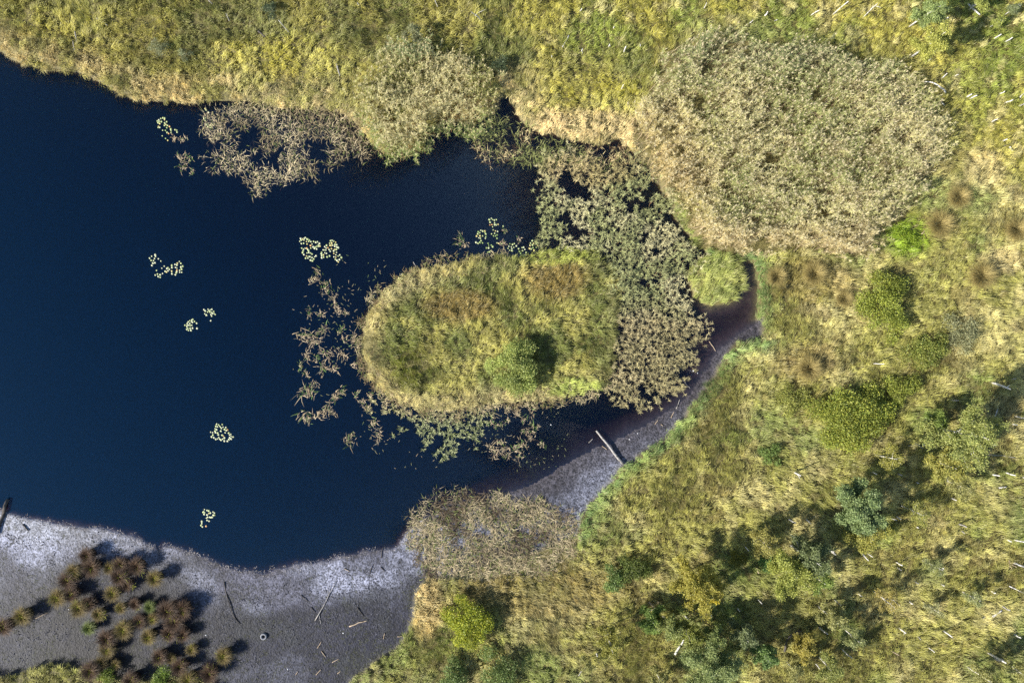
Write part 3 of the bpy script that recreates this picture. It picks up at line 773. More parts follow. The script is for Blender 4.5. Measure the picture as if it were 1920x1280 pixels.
for i, ((px, py), where, kd) in enumerate(flat):
    k = int(rng.choice(6, p=wts[kd])); x, y = W(px, py); s = rng.uniform(0.58, 0.92)
    if i in sel:
        o = bpy.data.objects.new('lily_pad', PADS[k]); COL.objects.link(o)
        o.location = (x, y, 0.004); o.rotation_euler = (0, 0, rng.uniform(0, 6.28)); o.scale = (s, s, 1)
        tag(o, f'{words[kd]} {where}', 'lily pad', 'lily pads ' + where)
    else:
        me = PADS[k]; nv = len(me.vertices); co = np.empty(nv * 3); me.vertices.foreach_get('co', co); co = co.reshape(-1, 3)
        th = rng.uniform(0, 6.28); c_, s_ = math.cos(th) * s, math.sin(th) * s
        v = np.stack([co[:, 0] * c_ - co[:, 1] * s_ + x, co[:, 0] * s_ + co[:, 1] * c_ + y, co[:, 2] + 0.004], 1)
        fs = [list(p.vertices) for p in me.polygons]
        cc = PCOL[k]
        rest.add(v, [f for f in fs if len(f) == 4], [f for f in fs if len(f) == 3], cc, cc)
tag(rest.build('lily_pads', M_pad), 'other small lily pads scattered through the patches on the lake', 'lily pads', kind='stuff')

# ------------------------------------------------------------------ single bulrush clumps standing in the water
CLUMPS = [(597, 512, 11), (588, 527, 9), (612, 532, 10), (608, 545, 10), (626, 556, 9), (631, 571, 8), (581, 583, 9), (603, 588, 9), (634, 584, 9), (650, 586, 7), (574, 630, 19), (592, 640, 14), (606, 620, 13), (640, 619, 9), (663, 634, 12), (645, 637, 8),
          (612, 661, 13), (643, 661, 12), (575, 668, 11), (592, 672, 8), (607, 688, 14), (627, 692, 11), (663, 686, 8), (563, 685, 9), (576, 700, 8), (641, 735, 11), (576, 735, 19), (592, 722, 9), (626, 745, 12), (615, 764, 12), (573, 780, 16), (600, 779, 13), (623, 773, 9),
          (668, 739, 9), (681, 755, 9), (691, 764, 9), (655, 826, 15), (660, 815, 8), (712, 816, 13), (700, 790, 11), (693, 741, 9), (864, 450, 12), (872, 458, 8), (946, 433, 7), (942, 456, 8), (975, 450, 7),
          (920, 790, 9), (938, 797, 9), (952, 787, 8), (985, 783, 9), (1000, 800, 11), (985, 808, 9), (1016, 829, 9), (922, 840, 12), (935, 832, 11), (948, 840, 10), (968, 842, 12), (982, 832, 12), (975, 858, 10), (930, 852, 10), (950, 855, 8), (998, 770, 11), (970, 775, 10), (996, 820, 9),
          (345, 310, 14), (352, 295, 10), (335, 297, 9), (326, 260, 8), (345, 262, 8), (360, 322, 8), (1010, 800, 7)]
for i, (px, py, r) in enumerate(CLUMPS):
    x, y = W(px, py); rm = r * S
    k = 10 + int(r * 1.9)
    m = MB()
    base = mixc(lin(224, 204, 168)[None], lin(176, 154, 122)[None], rng.random(k))
    greenish = rng.random() < 0.35
    g = rng.random(k) < (0.4 if greenish else 0.15)
    base[g] = lin(112, 140, 74) * rng.uniform(0.8, 1.2, g.sum())[:, None]
    st_ = rng.uniform(0, 3.14); u_ = np.clip(rng.normal(0, rm * 0.5, k), -rm * .9, rm * .9); v_ = rng.normal(0, rm * 0.28, k)
    nc = rng.integers(2, 5); ctr = rng.integers(0, nc, k); ca_ = rng.uniform(0, 6.28, nc)
    blades(m, u_ * math.cos(st_) - v_ * math.sin(st_), u_ * math.sin(st_) + v_ * math.cos(st_), np.full(k, -0.03), rm * rng.uniform(0.35, 1.35, k), rng.uniform(0.04, 0.085, k), ca_[ctr] + rng.normal(0, 0.9, k),
           R(25) + rng.random(k) * R(55), R(15) + rng.random(k) * R(85), base * rng.uniform(0.8, 1.2, k)[:, None], 0.8)
    o = m.build('bulrush_clump', M_reed, loc=(x, y, 0.0))
    size = 'large' if r >= 14 else ('small' if r <= 8 else 'middling')
    hue = 'greenish' if greenish else 'tan'
    # these stand in the water left of, above or below the island
    ref = [('the island tip', 680, 640), ('the twin lily patch', 600, 470), ('the lone low clump', 655, 850), ('the inlet lilies', 910, 440), ('the island bush', 965, 690), ('the bulrush strip lilies', 310, 240), ('the floating rosettes', 810, 810)]
    b = min(ref, key=lambda l: math.hypot(px - l[1], py - l[2])); dx, dy = px - b[1], b[2] - py
    rr = math.hypot(dx, dy); band = 'close' if rr < 45 else ('some way' if rr < 90 else 'well')
    PENDING.append((o, f'{size} {hue} bulrush clump', px, py, ('REF', f'{band} {DIRS[int(round(math.atan2(dy, dx) / (math.pi / 4))) % 8]} {b[0]}')))
    tag(o, None, 'bulrush clump', 'bulrush clumps standing in the water')

_place = place
def place(px, py, skip=None):
    if isinstance(skip, tuple): return skip[1]
    return _place(px, py, skip)

# ------------------------------------------------------------------ sedge tussocks on the mud and big tussocks in the meadow
def tussock(px, py, r, kind, label_look, skip=None, group='sedge tussocks on the dried mud', hfac=1.0):
    rm = r * S * (1.34 if kind != 'meadow' else 1.12)
    zt = 0.75 * rm * hfac
    x, y = W(px, py, zt); z0 = float(heights(np.array([px * 1.0]), np.array([py * 1.0]))[0])
    t = empty('sedge_tussock', (float(x), float(y), z0))
    m = MB()
    # raised peaty foot
    hh = 0.7 * rm * hfac
    tube(m, [(0, 0, -0.1), (0, 0, hh * 0.5), (0, 0, hh)], [rm * 0.45, rm * 0.42, rm * 0.25], 9, lin(70, 52, 36) if kind != 'meadow' else lin(160, 142, 90))
    k = int(520 + 480 * rm)
    a = rng.uniform(0, 6.28, k); q = np.sqrt(rng.random(k)) * rm * 0.35
    cb = {'brown': (lin(124, 98, 76), lin(76, 60, 48)), 'yellow': (lin(158, 140, 84), lin(98, 82, 56)), 'green': (lin(136, 148, 78), lin(104, 116, 62)), 'meadow': (lin(196, 178, 116), lin(164, 148, 92))}[kind]
    c = mixc(cb[0][None], cb[1][None], rng.random(k)) * rng.uniform(0.75, 1.25, k)[:, None]
    blades(m, q * np.cos(a), q * np.sin(a), hh * (0.95 - 0.25 * rng.random(k)), rm * rng.uniform(0.45, 1.15, k), rng.uniform(0.013, 0.028, k), a + rng.normal(0, 0.6, k), R(4) + rng.random(k) * R(64), R(25) + rng.random(k) * R(70), c)
    m.build('leaf_skirt', M_grass, t)
    if kind in ('brown', 'yellow'):
        g = MB(); k = 30 if kind == 'brown' else 90
        ox, oy = rng.normal(0, rm * 0.22, 2)
        c = mixc(lin(190, 186, 72)[None], lin(150, 162, 60)[None], rng.random(k))
        blades(g, ox + rng.normal(0, rm * .16, k), oy + rng.normal(0, rm * .16, k), np.full(k, hh * 0.9), rm * rng.uniform(0.4, 0.8, k), 0.03, rng.uniform(0, 6.28, k), R(8) + rng.random(k) * R(40), R(20) + rng.random(k) * R(40), c)
        g.build('green_shoots', M_grass, t)
    later(t, label_look, px, py, 'tussock', group, skip)
    return t
TUSS = [(165, 1040, 14, 'brown'), (175, 1062, 16, 'brown'), (141, 1070, 14, 'yellow'), (130, 1086, 16, 'brown'), (113, 1118, 16, 'yellow'), (137, 1112, 14, 'brown'), (208, 1063, 11, 'yellow'), (229, 1058, 14, 'brown'), (258, 1060, 15, 'brown'), (226, 1079, 16, 'brown'),
        (240, 1094, 12, 'brown'), (215, 1110, 14, 'yellow'), (292, 1083, 14, 'yellow'), (256, 1130, 10, 'brown'), (230, 1137, 10, 'yellow'), (152, 1137, 16, 'yellow'), (170, 1130, 13, 'brown'), (188, 1148, 12, 'yellow'), (284, 1135, 10, 'green'), (318, 1142, 18, 'brown'), (344, 1141, 16, 'brown'),
        (330, 1162, 16, 'brown'), (265, 1162, 12, 'brown'), (290, 1157, 10, 'yellow'), (235, 1178, 16, 'yellow'), (282, 1190, 14, 'yellow'), (320, 1185, 14, 'brown'), (346, 1187, 12, 'brown'), (203, 1194, 16, 'brown'), (205, 1215, 14, 'yellow'), (193, 1240, 12, 'yellow'), (220, 1243, 9, 'yellow'),
        (302, 1228, 14, 'brown'), (322, 1231, 9, 'yellow'), (362, 1215, 10, 'yellow'), (422, 1226, 14, 'yellow'), (340, 1247, 15, 'brown'), (395, 1260, 16, 'brown'), (250, 1271, 15, 'brown'), (357, 1270, 16, 'yellow'), (175, 1254, 17, 'brown'), (46, 1152, 16, 'yellow'), (12, 1172, 16, 'brown'), (170, 1175, 12, 'green')]
tl = {'brown': 'brown sedge tussock', 'yellow': 'yellow-topped sedge tussock', 'green': 'low green sedge tuft'}
for px, py, r, kd in TUSS:
    # placed among its neighbours on the mud
    ref = [('the pale stalk on the mud', 82, 1150), ('the mud spit notch', 302, 1030), ('the lone right-hand tussock', 422, 1226), ('the grassy bottom edge', 250, 1285), ('the middle of the tussocks', 235, 1120), ('the highest tussock', 163, 1030)]
    b = min(ref, key=lambda l: math.hypot(px - l[1], py - l[2])); dx, dy = px - b[1], b[2] - py
    rr = math.hypot(dx, dy); band = 'close' if rr < 30 else ('a little' if rr < 60 else 'well')
    if (px, py) == (422, 1226): wh = 'standing alone furthest right on the mud'
    elif (px, py) == (165, 1040): wh = 'highest of all on the mud'
    else: wh = f'{band} {DIRS[int(round(math.atan2(dy, dx) / (math.pi / 4))) % 8]} {b[0]}'
    tussock(px, py, r, kd, tl[kd], ('REF', wh))
for px, py, r in [(1755, 422, 27), (1790, 372, 24), (1832, 518, 28), (1898, 432, 24), (1522, 515, 24), (1512, 690, 26), (1452, 520, 20), (1576, 560, 18)]:
    tussock(px, py, r, 'meadow', 'big domed brown tussock in the meadow', None, 'big brown tussocks in the meadow', 0.5)

# ------------------------------------------------------------------ shrubs and trees
def limb(m, p0, p1, r0, r1, col=(1, 1, 1), n=4, wob=0.05, sides=6):
    p0 = np.array(p0, float); p1 = np.array(p1, float); L = np.linalg.norm(p1 - p0)
    t = np.linspace(0, 1, n)
    pts = p0 + (p1 - p0) * t[:, None]
    pts[1:-1] += rng.normal(0, wob * L, (n - 2, 3))
    tube(m, pts, r0 + (r1 - r0) * t, sides, col, cap=False)
    return pts

def leaf_cols(n, c1, c2, v=0.25):
    return mixc(c1[None], c2[None], rng.random(n)) * rng.uniform(1 - v, 1 + v, n)[:, None]

def shrub(px, py, r, h, cA, cB, look, lobes=12, leaf=0.13, dens=1.0, squash=(1, 1), cat='shrub', name='willow_shrub', full=None, skip=None, group=None, lift=0.25):
    rm = r * S
    x, y = W(px, py, h * 0.6); z0 = max(float(heights(np.array([px * 1.0]), np.array([py * 1.0]))[0]), 0.0)
    t = empty(name, (float(x), float(y), z0))
    st = MB(); fo = MB()
    cA = cA * np.array([0.97, 0.90, 1.16]); cB = cB * np.array([0.95, 0.90, 1.16])
    for k in range(lobes):
        a = k * 2.4 + rng.uniform(-.8, .8); q = math.sqrt((k + 0.4) / lobes) * rng.uniform(0.55, 1.12)
        lx, ly = rm * q * math.cos(a) * squash[0], rm * q * math.sin(a) * squash[1]
        lr = rm * rng.uniform(0.24, 0.44) * (12 / lobes) ** 0.3
        lz = h * (1 - 0.55 * q * q) * rng.uniform(0.8, 1.05) - lr * 0.5
        lz = max(lz, lr * lift + 0.1)
        limb(st, (rng.normal(0, .12), rng.normal(0, .12), 0), (lx, ly, lz), 0.035, 0.012, (1, 1, 1), 4, 0.05, 5)
        nl = int(dens * 520 * (lr / 0.7) ** 2 * (0.13 / leaf) ** 1.6) + 40
        d = rng.normal(size=(nl, 3)); d /= np.linalg.norm(d, axis=1)[:, None]
        d[:, 2] = np.where(d[:, 2] < -0.3, -d[:, 2], d[:, 2])
        rad = lr * (0.45 + 0.72 * rng.random(nl)) * (0.8 + 0.45 * vnoise(d[:, 0] * 2.4 + k * 7, d[:, 1] * 2.4 + d[:, 2] * 2.1, k))
        c = d * rad[:, None] * np.array([1, 1, 0.8]) + np.array([lx, ly, lz])
        c[:, 2] = np.maximum(c[:, 2], 0.06)
        lc = leaf_cols(nl, cA, cB, 0.3) * rng.uniform(0.85, 1.28)
        leaves(fo, c, leaf * rng.uniform(0.6, 1.4, nl), lc, 0.25)
    st.build('stems', M_stem, t); fo.build('foliage', M_leaf, t)
    if full: tag(t, full, cat, group)
    else: later(t, look, px, py, cat, group, skip)
    return t

def birch(px, py, r, h, cA, cB, look, n_limb=16, twigs=150, per=26, leaf=0.095, squash=(1, 1), full=None, skip=None, thin=1.0, dead=0.0, group='birches scattered over the bog', low=0.28):
    """px, py, r: the crown as seen from above"""
    rm = r * S
    h = h * 1.15
    gre = cA[1] > cA[0]
    cA = cA * (np.array([1.10, 0.98, 0.86]) if gre else np.array([0.92, 0.98, 1.04])); cB = cB * (np.array([1.10, 0.98, 0.86]) if gre else np.array([0.94, 0.98, 1.02]))
    zc = h * 0.6
    x, y = W(px, py, zc); z0 = float(heights(np.array([px * 1.0]), np.array([py * 1.0]))[0])
    t = empty('birch_tree', (float(x), float(y), z0))
    tr = MB(); fo = MB()
    lean = rng.normal(0, 0.035 * h, 2)
    tp = np.array([[0, 0, -0.1], [lean[0] * .2, lean[1] * .2, h * .3], [lean[0] * .55, lean[1] * .55, h * .62], [lean[0], lean[1], h * .97]])
    r0 = 0.02 * h ** 0.9 + 0.01
    tube(tr, tp, [r0, r0 * .8, r0 * .5, r0 * .15], 8)
    tips = []
    for k in range(n_limb):
        f = low + (0.95 - low) * (k + rng.random()) / n_limb
        p0 = np.array([np.interp(f * h, tp[:, 2], tp[:, i]) for i in range(2)] + [f * h])
        a = k * 2.4 + rng.uniform(-.5, .5)
        L = rm * (0.90 * (1 - ((f - 0.45) / 0.62) ** 2)) * rng.uniform(0.7, 1.15)
        L = max(L, 0.18 * rm)
        p1 = p0 + np.array([math.cos(a) * L * squash[0], math.sin(a) * L * squash[1], L * rng.uniform(0.25, 0.8)])
        pts = limb(tr, p0, p1, r0 * 0.35 * (1.1 - f * 0.6), 0.008, n=4, wob=0.05, sides=5)
        tips.append((p0, p1, L))
    w = np.array([q[2] for q in tips]); w /= w.sum()
    cs = []; cc = []
    for j in range(twigs):
        p0, p1, L = tips[rng.choice(len(tips), p=w)]
        f = rng.uniform(0.35, 1.08)
        b = p0 + (p1 - p0) * f
        a = rng.uniform(0, 6.28); tl_ = rng.uniform(0.15, 0.38) * rm * 0.6 + 0.1
        e = b + np.array([math.cos(a) * tl_, math.sin(a) * tl_, rng.uniform(-0.25, 0.3) * tl_])
        if j % 3 == 0: limb(tr, b, e, 0.01, 0.004, n=3, wob=0.04, sides=4)
        if rng.random() < dead: continue
        m_ = max(6, int(per * 4.4 * thin * rng.uniform(0.6, 1.3)))
        s_ = rng.random(m_)[:, None]
        c = b + (e - b) * s_ + rng.normal(0, 0.09 + 0.032 * rm, (m_, 3))
        c[:, 2] -= 0.1 * s_[:, 0]
        cs.append(c); cc.append(1.15 * leaf_cols(m_, cA, cB, 0.22) * rng.uniform(0.82, 1.18))
    c = np.concatenate(cs); col_ = np.concatenate(cc)
    c[:, 2] = np.maximum(c[:, 2], 0.2)
    leaves(fo, c, leaf * 1.25 * rng.uniform(0.6, 1.3, len(c)), col_, 0.5, 0.75)
    tr.build('trunk', M_birch, t); fo.build('crown', M_leaf, t)
    if full: tag(t, full, 'birch', group)
    else: later(t, look, px, py, 'birch', group, skip)
    return t

YG, YG2 = lin(178, 186, 66), lin(132, 148, 52)
BG, BG2 = lin(126, 156, 108), lin(92, 122, 82)
OL, OL2 = lin(182, 170, 84), lin(140, 138, 66)
GR, GR2 = lin(138, 160, 86), lin(100, 126, 62)
GG, GG2 = lin(164, 168, 112), lin(128, 136, 84)
BR, BR2 = lin(196, 200, 62), lin(146, 160, 46)

shrub(965, 690, 52, 2.3, lin(194, 204, 104), lin(150, 172, 84), None, 17, 0.13, 1.3, (0.95, 1.0), full='bright green bush growing on the south half of the island')
shrub(1655, 572, 52, 2.0, lin(176, 186, 68), lin(122, 140, 54), None, 18, 0.13, 0.8, (0.9, 1.25), full='yellow-green willow spreading below the big round reed bed')
shrub(1595, 788, 74, 2.4, lin(180, 186, 70), lin(116, 138, 54), None, 26, 0.14, 1.0, (1, 0.9), full='wide round willow thicket in the meadow right of the channel')
shrub(1485, 752, 32, 1.1, lin(180, 184, 84), lin(140, 152, 66), None, 8, 0.12, 0.7, full='low pale willow scrub on the left flank of the round thicket')
shrub(1688, 728, 33, 1.5, lin(174, 182, 70), lin(120, 138, 54), None, 9, 0.13, 0.8, full='smaller willow at the upper right shoulder of the round thicket')
shrub(878, 1163, 45, 2.3, BR, lin(116, 140, 42), None, 14, 0.13, 1.2, (0.95, 1.05), full='brightest yellow-green bush beside the mud at the bottom')
shrub(1150, 1083, 26, 1.6, GR, lin(104, 132, 54), None, 8, 0.13, 1.0, full='left lobe bush of the green pair between reeds and olive birch')
shrub(1184, 1066, 32, 1.5, lin(126, 140, 62), lin(88, 108, 46), None, 9, 0.13, 0.9, full='dark right-hand bush of the green pair left of the olive birch')
shrub(846, 1262, 34, 1.7, GR, lin(98, 122, 52), None, 9, 0.13, 1.0, full='round dark green bush cut by the bottom edge, left one')
shrub(936, 1254, 36, 1.5, GR, lin(104, 126, 54), None, 10, 0.13, 0.9, full='round dark green bush at the bottom edge, right one')
shrub(1440, 852, 24, 1.0, lin(138, 164, 78), lin(108, 134, 60), None, 7, 0.12, 0.7, full='small green bush between the channel and the round thicket')
shrub(1732, 655, 40, 1.4, lin(170, 176, 74), lin(106, 128, 54), None, 11, 0.12, 0.7, (1.1, .9), full='loose green scrub below right of the yellow-green willow')
shrub(1800, 622, 34, 1.2, GG, GG2, None, 8, 0.11, 0.6, full='grey-green low scrub well right of the yellow-green willow')
shrub(1380, 1042, 19, 2.0, lin(142, 142, 50), lin(100, 108, 40), None, 7, 0.11, 1.1, full='dark olive rounded bush upper right of the olive birch')
shrub(1437, 1052, 17, 1.4, lin(120, 160, 78), lin(92, 130, 62), None, 6, 0.11, 1.1, full='small vivid green bush right of the dark olive rounded bush')
shrub(776, 68, 20, 2.2, GG, GG2, None, 7, 0.10, 0.9, full='grey-green bush on top of the north reed bed')
shrub(512, 24, 15, 1.2, lin(104, 120, 78), lin(76, 92, 58), None, 5, 0.10, 0.9, full='small dark bush near the top edge, left of centre')
shrub(300, 92, 17, 1.0, GG, lin(130, 146, 96), None, 5, 0.09, 0.5, full='thin grey-green sapling bush above the north shore, left one')
shrub(348, 106, 13, 0.9, GG, lin(130, 146, 96), None, 4, 0.09, 0.5, full='thin grey-green sapling bush above the north shore, right one')
shrub(206, 1268, 22, 1.0, lin(158, 174, 66), lin(112, 136, 50), None, 6, 0.11, 1.0, full='bright green bush among the tussocks at the bottom edge, left one')
shrub(305, 1274, 24, 1.0, lin(154, 178, 68), lin(108, 136, 50), None, 6, 0.11, 1.0, full='bright green bush among the tussocks at the bottom edge, right one')
shrub(1690, 450, 30, 0.5, lin(168, 190, 52), lin(112, 144, 42), None, 9, 0.10, 0.7, (0.7, 1.2), full='low lime-green plants in the notch beside the big reed bed')
shrub(940, 125, 18, 1.6, lin(110, 128, 80), lin(78, 96, 58), None, 6, 0.10, 0.8, full='dark bush at the right end of the north reed bed')

birch(1797, 812, 56, 6.8, lin(178, 172, 96), lin(132, 142, 74), None, 20, 300, 26, 0.10, full='widest pale olive birch with thin crown near the right edge')
birch(1748, 790, 20, 3.2, GR, GR2, None, 10, 70, 26, 0.10, full='small green birch touching the left side of the widest birch')
birch(1768, 868, 34, 4.6, lin(186, 172, 88), lin(146, 146, 72), None, 13, 140, 22, 0.10, full='yellowish birch under the widest birch on its lower left')
birch(1790, 905, 24, 3.8, GG, GG2, None, 10, 80, 18, 0.09, full='thin grey-green birch just below the widest birch')
birch(1600, 948, 45, 5.6, lin(142, 164, 112), lin(100, 124, 84), None, 18, 260, 34, 0.12, full='dense blue-green birch, the darkest round crown')
birch(1610, 1003, 29, 4.6, OL, OL2, None, 12, 130, 28, 0.10, full='olive-yellow birch tucked under the dense blue-green birch')
birch(1508, 1040, 36, 5.6, lin(128, 144, 100), lin(94, 110, 74), None, 14, 170, 30, 0.10, full='dark grey-green birch of the clump left of the blue-green birch')
birch(1474, 1068, 42, 5.2, lin(178, 174, 84), lin(138, 144, 66), None, 15, 200, 28, 0.10, full='light olive birch at the lower left of the dark grey-green birch')
birch(1425, 1012, 26, 4.2, lin(182, 166, 92), lin(146, 142, 74), None, 11, 90, 18, 0.09, full='sparse tan birch above the light olive birch')
birch(1530, 1082, 22, 3.6, GR, GR2, None, 9, 70, 24, 0.10, full='small green birch at the lower right of the dark grey-green birch')
birch(1302, 1090, 46, 5.6, lin(186, 168, 76), lin(146, 140, 60), None, 18, 260, 30, 0.10, full='olive birch with tan crown standing right of the green bush pair')
birch(1329, 1108, 13, 3.2, lin(220, 196, 60), lin(190, 172, 50), None, 7, 40, 26, 0.10, full='little golden yellow birch at the right side of the olive birch')
birch(1215, 1155, 24, 3.0, lin(126, 152, 80), lin(94, 122, 62), None, 9, 90, 28, 0.10, full='green birch below left of the olive birch')
birch(1252, 1170, 26, 3.8, lin(148, 160, 98), lin(112, 130, 76), None, 10, 100, 26, 0.10, full='grey-green birch directly below the olive birch')
birch(1290, 1182, 22, 3.6, lin(146, 156, 82), lin(110, 126, 62), None, 9, 80, 24, 0.10, full='green birch above the bulky grey-green birch')
birch(1330, 1242, 56, 4.6, lin(146, 162, 108), lin(108, 130, 82), None, 18, 260, 26, 0.10, full='bulky grey-green birch at the bottom edge')
birch(1332, 1192, 22, 4.0, lin(138, 154, 96), lin(104, 124, 74), None, 9, 80, 22, 0.10, full='grey-green birch at the upper right of the bulky birch')
birch(1385, 1182, 22, 3.8, lin(130, 146, 104), lin(96, 112, 78), None, 9, 80, 28, 0.10, full='small blue-green birch right of the bulky grey-green birch')
birch(1426, 1222, 22, 3.4, lin(124, 152, 92), lin(90, 120, 68), None, 9, 90, 30, 0.10, full='compact green birch at the bottom, right of the bulky birch')
birch(1140, 1200, 21, 5.0, lin(166, 156, 76), lin(132, 130, 58), None, 12, 90, 24, 0.09, (0.8, 1.3), full='slim olive birch standing alone left of the bulky birch')
birch(1237, 1272, 20, 3.0, GG, GG2, None, 8, 60, 24, 0.10, full='small birch cut by the bottom edge left of the bulky birch')
birch(1100, 1245, 14, 2.6, GG, GG2, None, 7, 40, 14, 0.09, full='thin birch sapling near the bottom edge below the slim birch')
birch(1503, 1210, 24, 3.8, lin(186, 166, 80), lin(146, 136, 62), None, 10, 100, 26, 0.10, full='olive-yellow birch beside the dark bent trunk near the bottom')
birch(1553, 1152, 23, 4.0, GG, GG2, None, 10, 90, 20, 0.09, full='grey-green birch in the lower meadow with long shadow, upper one')
birch(1592, 1186, 20, 3.4, lin(150, 160, 108), lin(112, 128, 84), None, 9, 70, 18, 0.09, full='grey-green birch just below another in the lower meadow')
birch(1550, 1245, 24, 3.4, lin(152, 162, 96), lin(116, 130, 74), None, 9, 80, 22, 0.09, full='green birch below the olive-yellow one at the bottom')
birch(1482, 1248, 20, 2.6, GG, GG2, None, 8, 60, 20, 0.09, full='thin grey birch at the bottom below the dark bent trunk')
birch(1658, 1122, 22, 3.6, lin(186, 166, 92), lin(150, 136, 74), None, 9, 60, 14, 0.08, full='very thin tan birch in the middle of the lower meadow')
birch(1743, 1136, 13, 2.2, lin(176, 180, 136), lin(136, 146, 104), None, 7, 34, 14, 0.08, full='pale grey birch sapling in the open lower meadow')
birch(1818, 1116, 16, 2.6, lin(160, 170, 122), lin(122, 136, 92), None, 8, 40, 14, 0.08, full='faint grey birch sapling near the right edge, lower one')
birch(1745, 1058, 18, 2.8, lin(150, 160, 112), lin(112, 126, 84), None, 8, 46, 14, 0.08, full='faint grey birch sapling near the right edge, upper one')
birch(1664, 995, 10, 1.8, lin(170, 176, 96), lin(130, 140, 70), None, 6, 28, 16, 0.08, full='tiny green birch sapling right of the dense blue-green birch')
birch(1708, 955, 24, 3.6, lin(176, 166, 86), lin(130, 134, 64), None, 10, 60, 14, 0.08, full='wispy olive birch above right of the dense blue-green birch')
birch(1660, 858, 24, 3.6, lin(184, 172, 86), lin(146, 142, 66), None, 9, 60, 16, 0.08, full='wispy yellow birch below right of the round thicket')
birch(1840, 1268, 26, 4.0, GG, GG2, None, 9, 90, 22, 0.09, full='grey-green birch cut by the bottom edge near the corner')
birch(1904, 1252, 24, 4.0, GG, GG2, None, 9, 80, 20, 0.09, full='grey-green birch standing in the bottom right corner')
birch(1730, 30, 24, 4.3, lin(158, 178, 118), lin(116, 140, 88), None, 14, 130, 24, 0.09, full='blue-green birch at top right, upper of two')
birch(1741, 84, 28, 4.9, lin(198, 190, 98), lin(156, 156, 74), None, 15, 160, 24, 0.09, full='yellow-green birch at top right, lower of two')
birch(1836, 4, 15, 3.2, lin(182, 182, 96), lin(146, 150, 74), None, 8, 50, 20, 0.09, full='small birch touching the top edge near the right corner')
birch(1862, 47, 10, 1.6, lin(180, 180, 92), lin(140, 146, 70), None, 6, 26, 16, 0.08, full='tiny yellow-green sapling under the top right corner')
birch(1893, 22, 10, 1.8, lin(136, 150, 110), lin(100, 116, 84), None, 6, 26, 16, 0.08, full='tiny dark grey sapling in the top right corner')

# ------------------------------------------------------------------ dead stems: standing snags, fallen logs and sticks
def gz0(px, py): return max(float(heights(np.array([float(px)]), np.array([float(py)]))[0]), 0.0)
def snag(px, py, h, tilt=None, r=0.07, mat=None, look=None, forks=0, full=None, tip=None):
    """standing dead birch: foot at plan point; leans a little"""
    mat = mat or M_birch
    x, y = W(px, py, 0.4); z0 = gz0(px, py)
    m = MB()
    if tip is not None:                       # how far the top leans, metres
        lx, ly = tip
    else:
        a = rng.uniform(0, 6.28); q = abs(rng.normal(0, 0.12)) * h; lx, ly = q * math.cos(a), q * math.sin(a)
    p = np.array([[0, 0, -0.15], [lx * .25, ly * .25, h * .33], [lx * .6 + rng.normal(0, .03), ly * .6 + rng.normal(0, .03), h * .67], [lx, ly, h]])
    tube(m, p, [r * 1.15, r, r * .9, r * .62], 7)
    for k in range(forks):
        f = rng.uniform(0.4, 0.85); b = p[0] + (p[3] - p[0]) * f; a = rng.uniform(0, 6.28); L = rng.uniform(0.25, 0.6) * h * 0.5
        limb(m, b, b + np.array([math.cos(a) * L, math.sin(a) * L, L * 0.7]), r * 0.5, r * 0.2, n=3, sides=5)
    o = m.build('birch_snag', mat, loc=(float(x), float(y), z0))
    tone = 'white' if mat is M_birch else 'grey'
    sz = 'tall' if h > 2.4 else ('stubby' if h < 1.1 else 'short')
    if full: tag(o, full, 'dead birch', 'standing dead birch stems')
    else: later(o, look or f'{sz} {tone} dead stem', px, py, 'dead birch', 'standing dead birch stems')
    return o
def log(ax, ay, bx, by, r=0.06, mat=None, look=None, z=0.28, full=None, mid=None, cat='fallen log', group='fallen logs in the meadow', r2=None, name='fallen_log', forks=0):
    mat = mat or M_birch
    xa, ya = W(ax, ay, z); xb, yb = W(bx, by, z)
    za, zb = gz0(ax, ay), gz0(bx, by)
    c = np.array([(xa + xb) / 2, (ya + yb) / 2, (za + zb) / 2])
    pa = np.array([xa, ya, za + z]) - c; pb = np.array([xb, yb, zb + z]) - c
    pm = (pa + pb) / 2
    if mid is not None:
        xm, ym = W(mid[0], mid[1], mid[2]); pm = np.array([xm, ym, (za + zb) / 2 + mid[2]]) - c
    L = np.linalg.norm(pb - pa)
    t = np.linspace(0, 1, 7)[:, None]
    pts = (1 - t) ** 2 * pa + 2 * t * (1 - t) * (2 * pm - (pa + pb) / 2) + t ** 2 * pb
    pts[1:-1] += rng.normal(0, 0.012 * L, (5, 3))
    r2 = r * 0.7 if r2 is None else r2
    m = MB(); tube(m, pts, np.linspace(r, r2, 7), 8)
    for k in range(forks):
        f = rng.uniform(0.35, 0.8); b = pa + (pb - pa) * f; d = (pb - pa) / L; a = rng.choice([-1, 1]) * rng.uniform(0.4, 0.9)
        d2 = np.array([d[0] * math.cos(a) - d[1] * math.sin(a), d[0] * math.sin(a) + d[1] * math.cos(a), 0.15])
        limb(m, b, b + d2 * L * rng.uniform(0.2, 0.4), r * 0.5, r * 0.2, n=3, sides=5)
    o = m.build(name, mat, loc=tuple(c))
    tone = 'white' if mat is M_birch else ('grey' if mat is M_grey else ('dark' if mat is M_dark else 'tan'))
    if full: tag(o, full, cat, group)
    else: later(o, look or f'{"long" if L > 2.0 else "short"} {tone} fallen log', (ax + bx) / 2, (ay + by) / 2, cat, group)
    return o

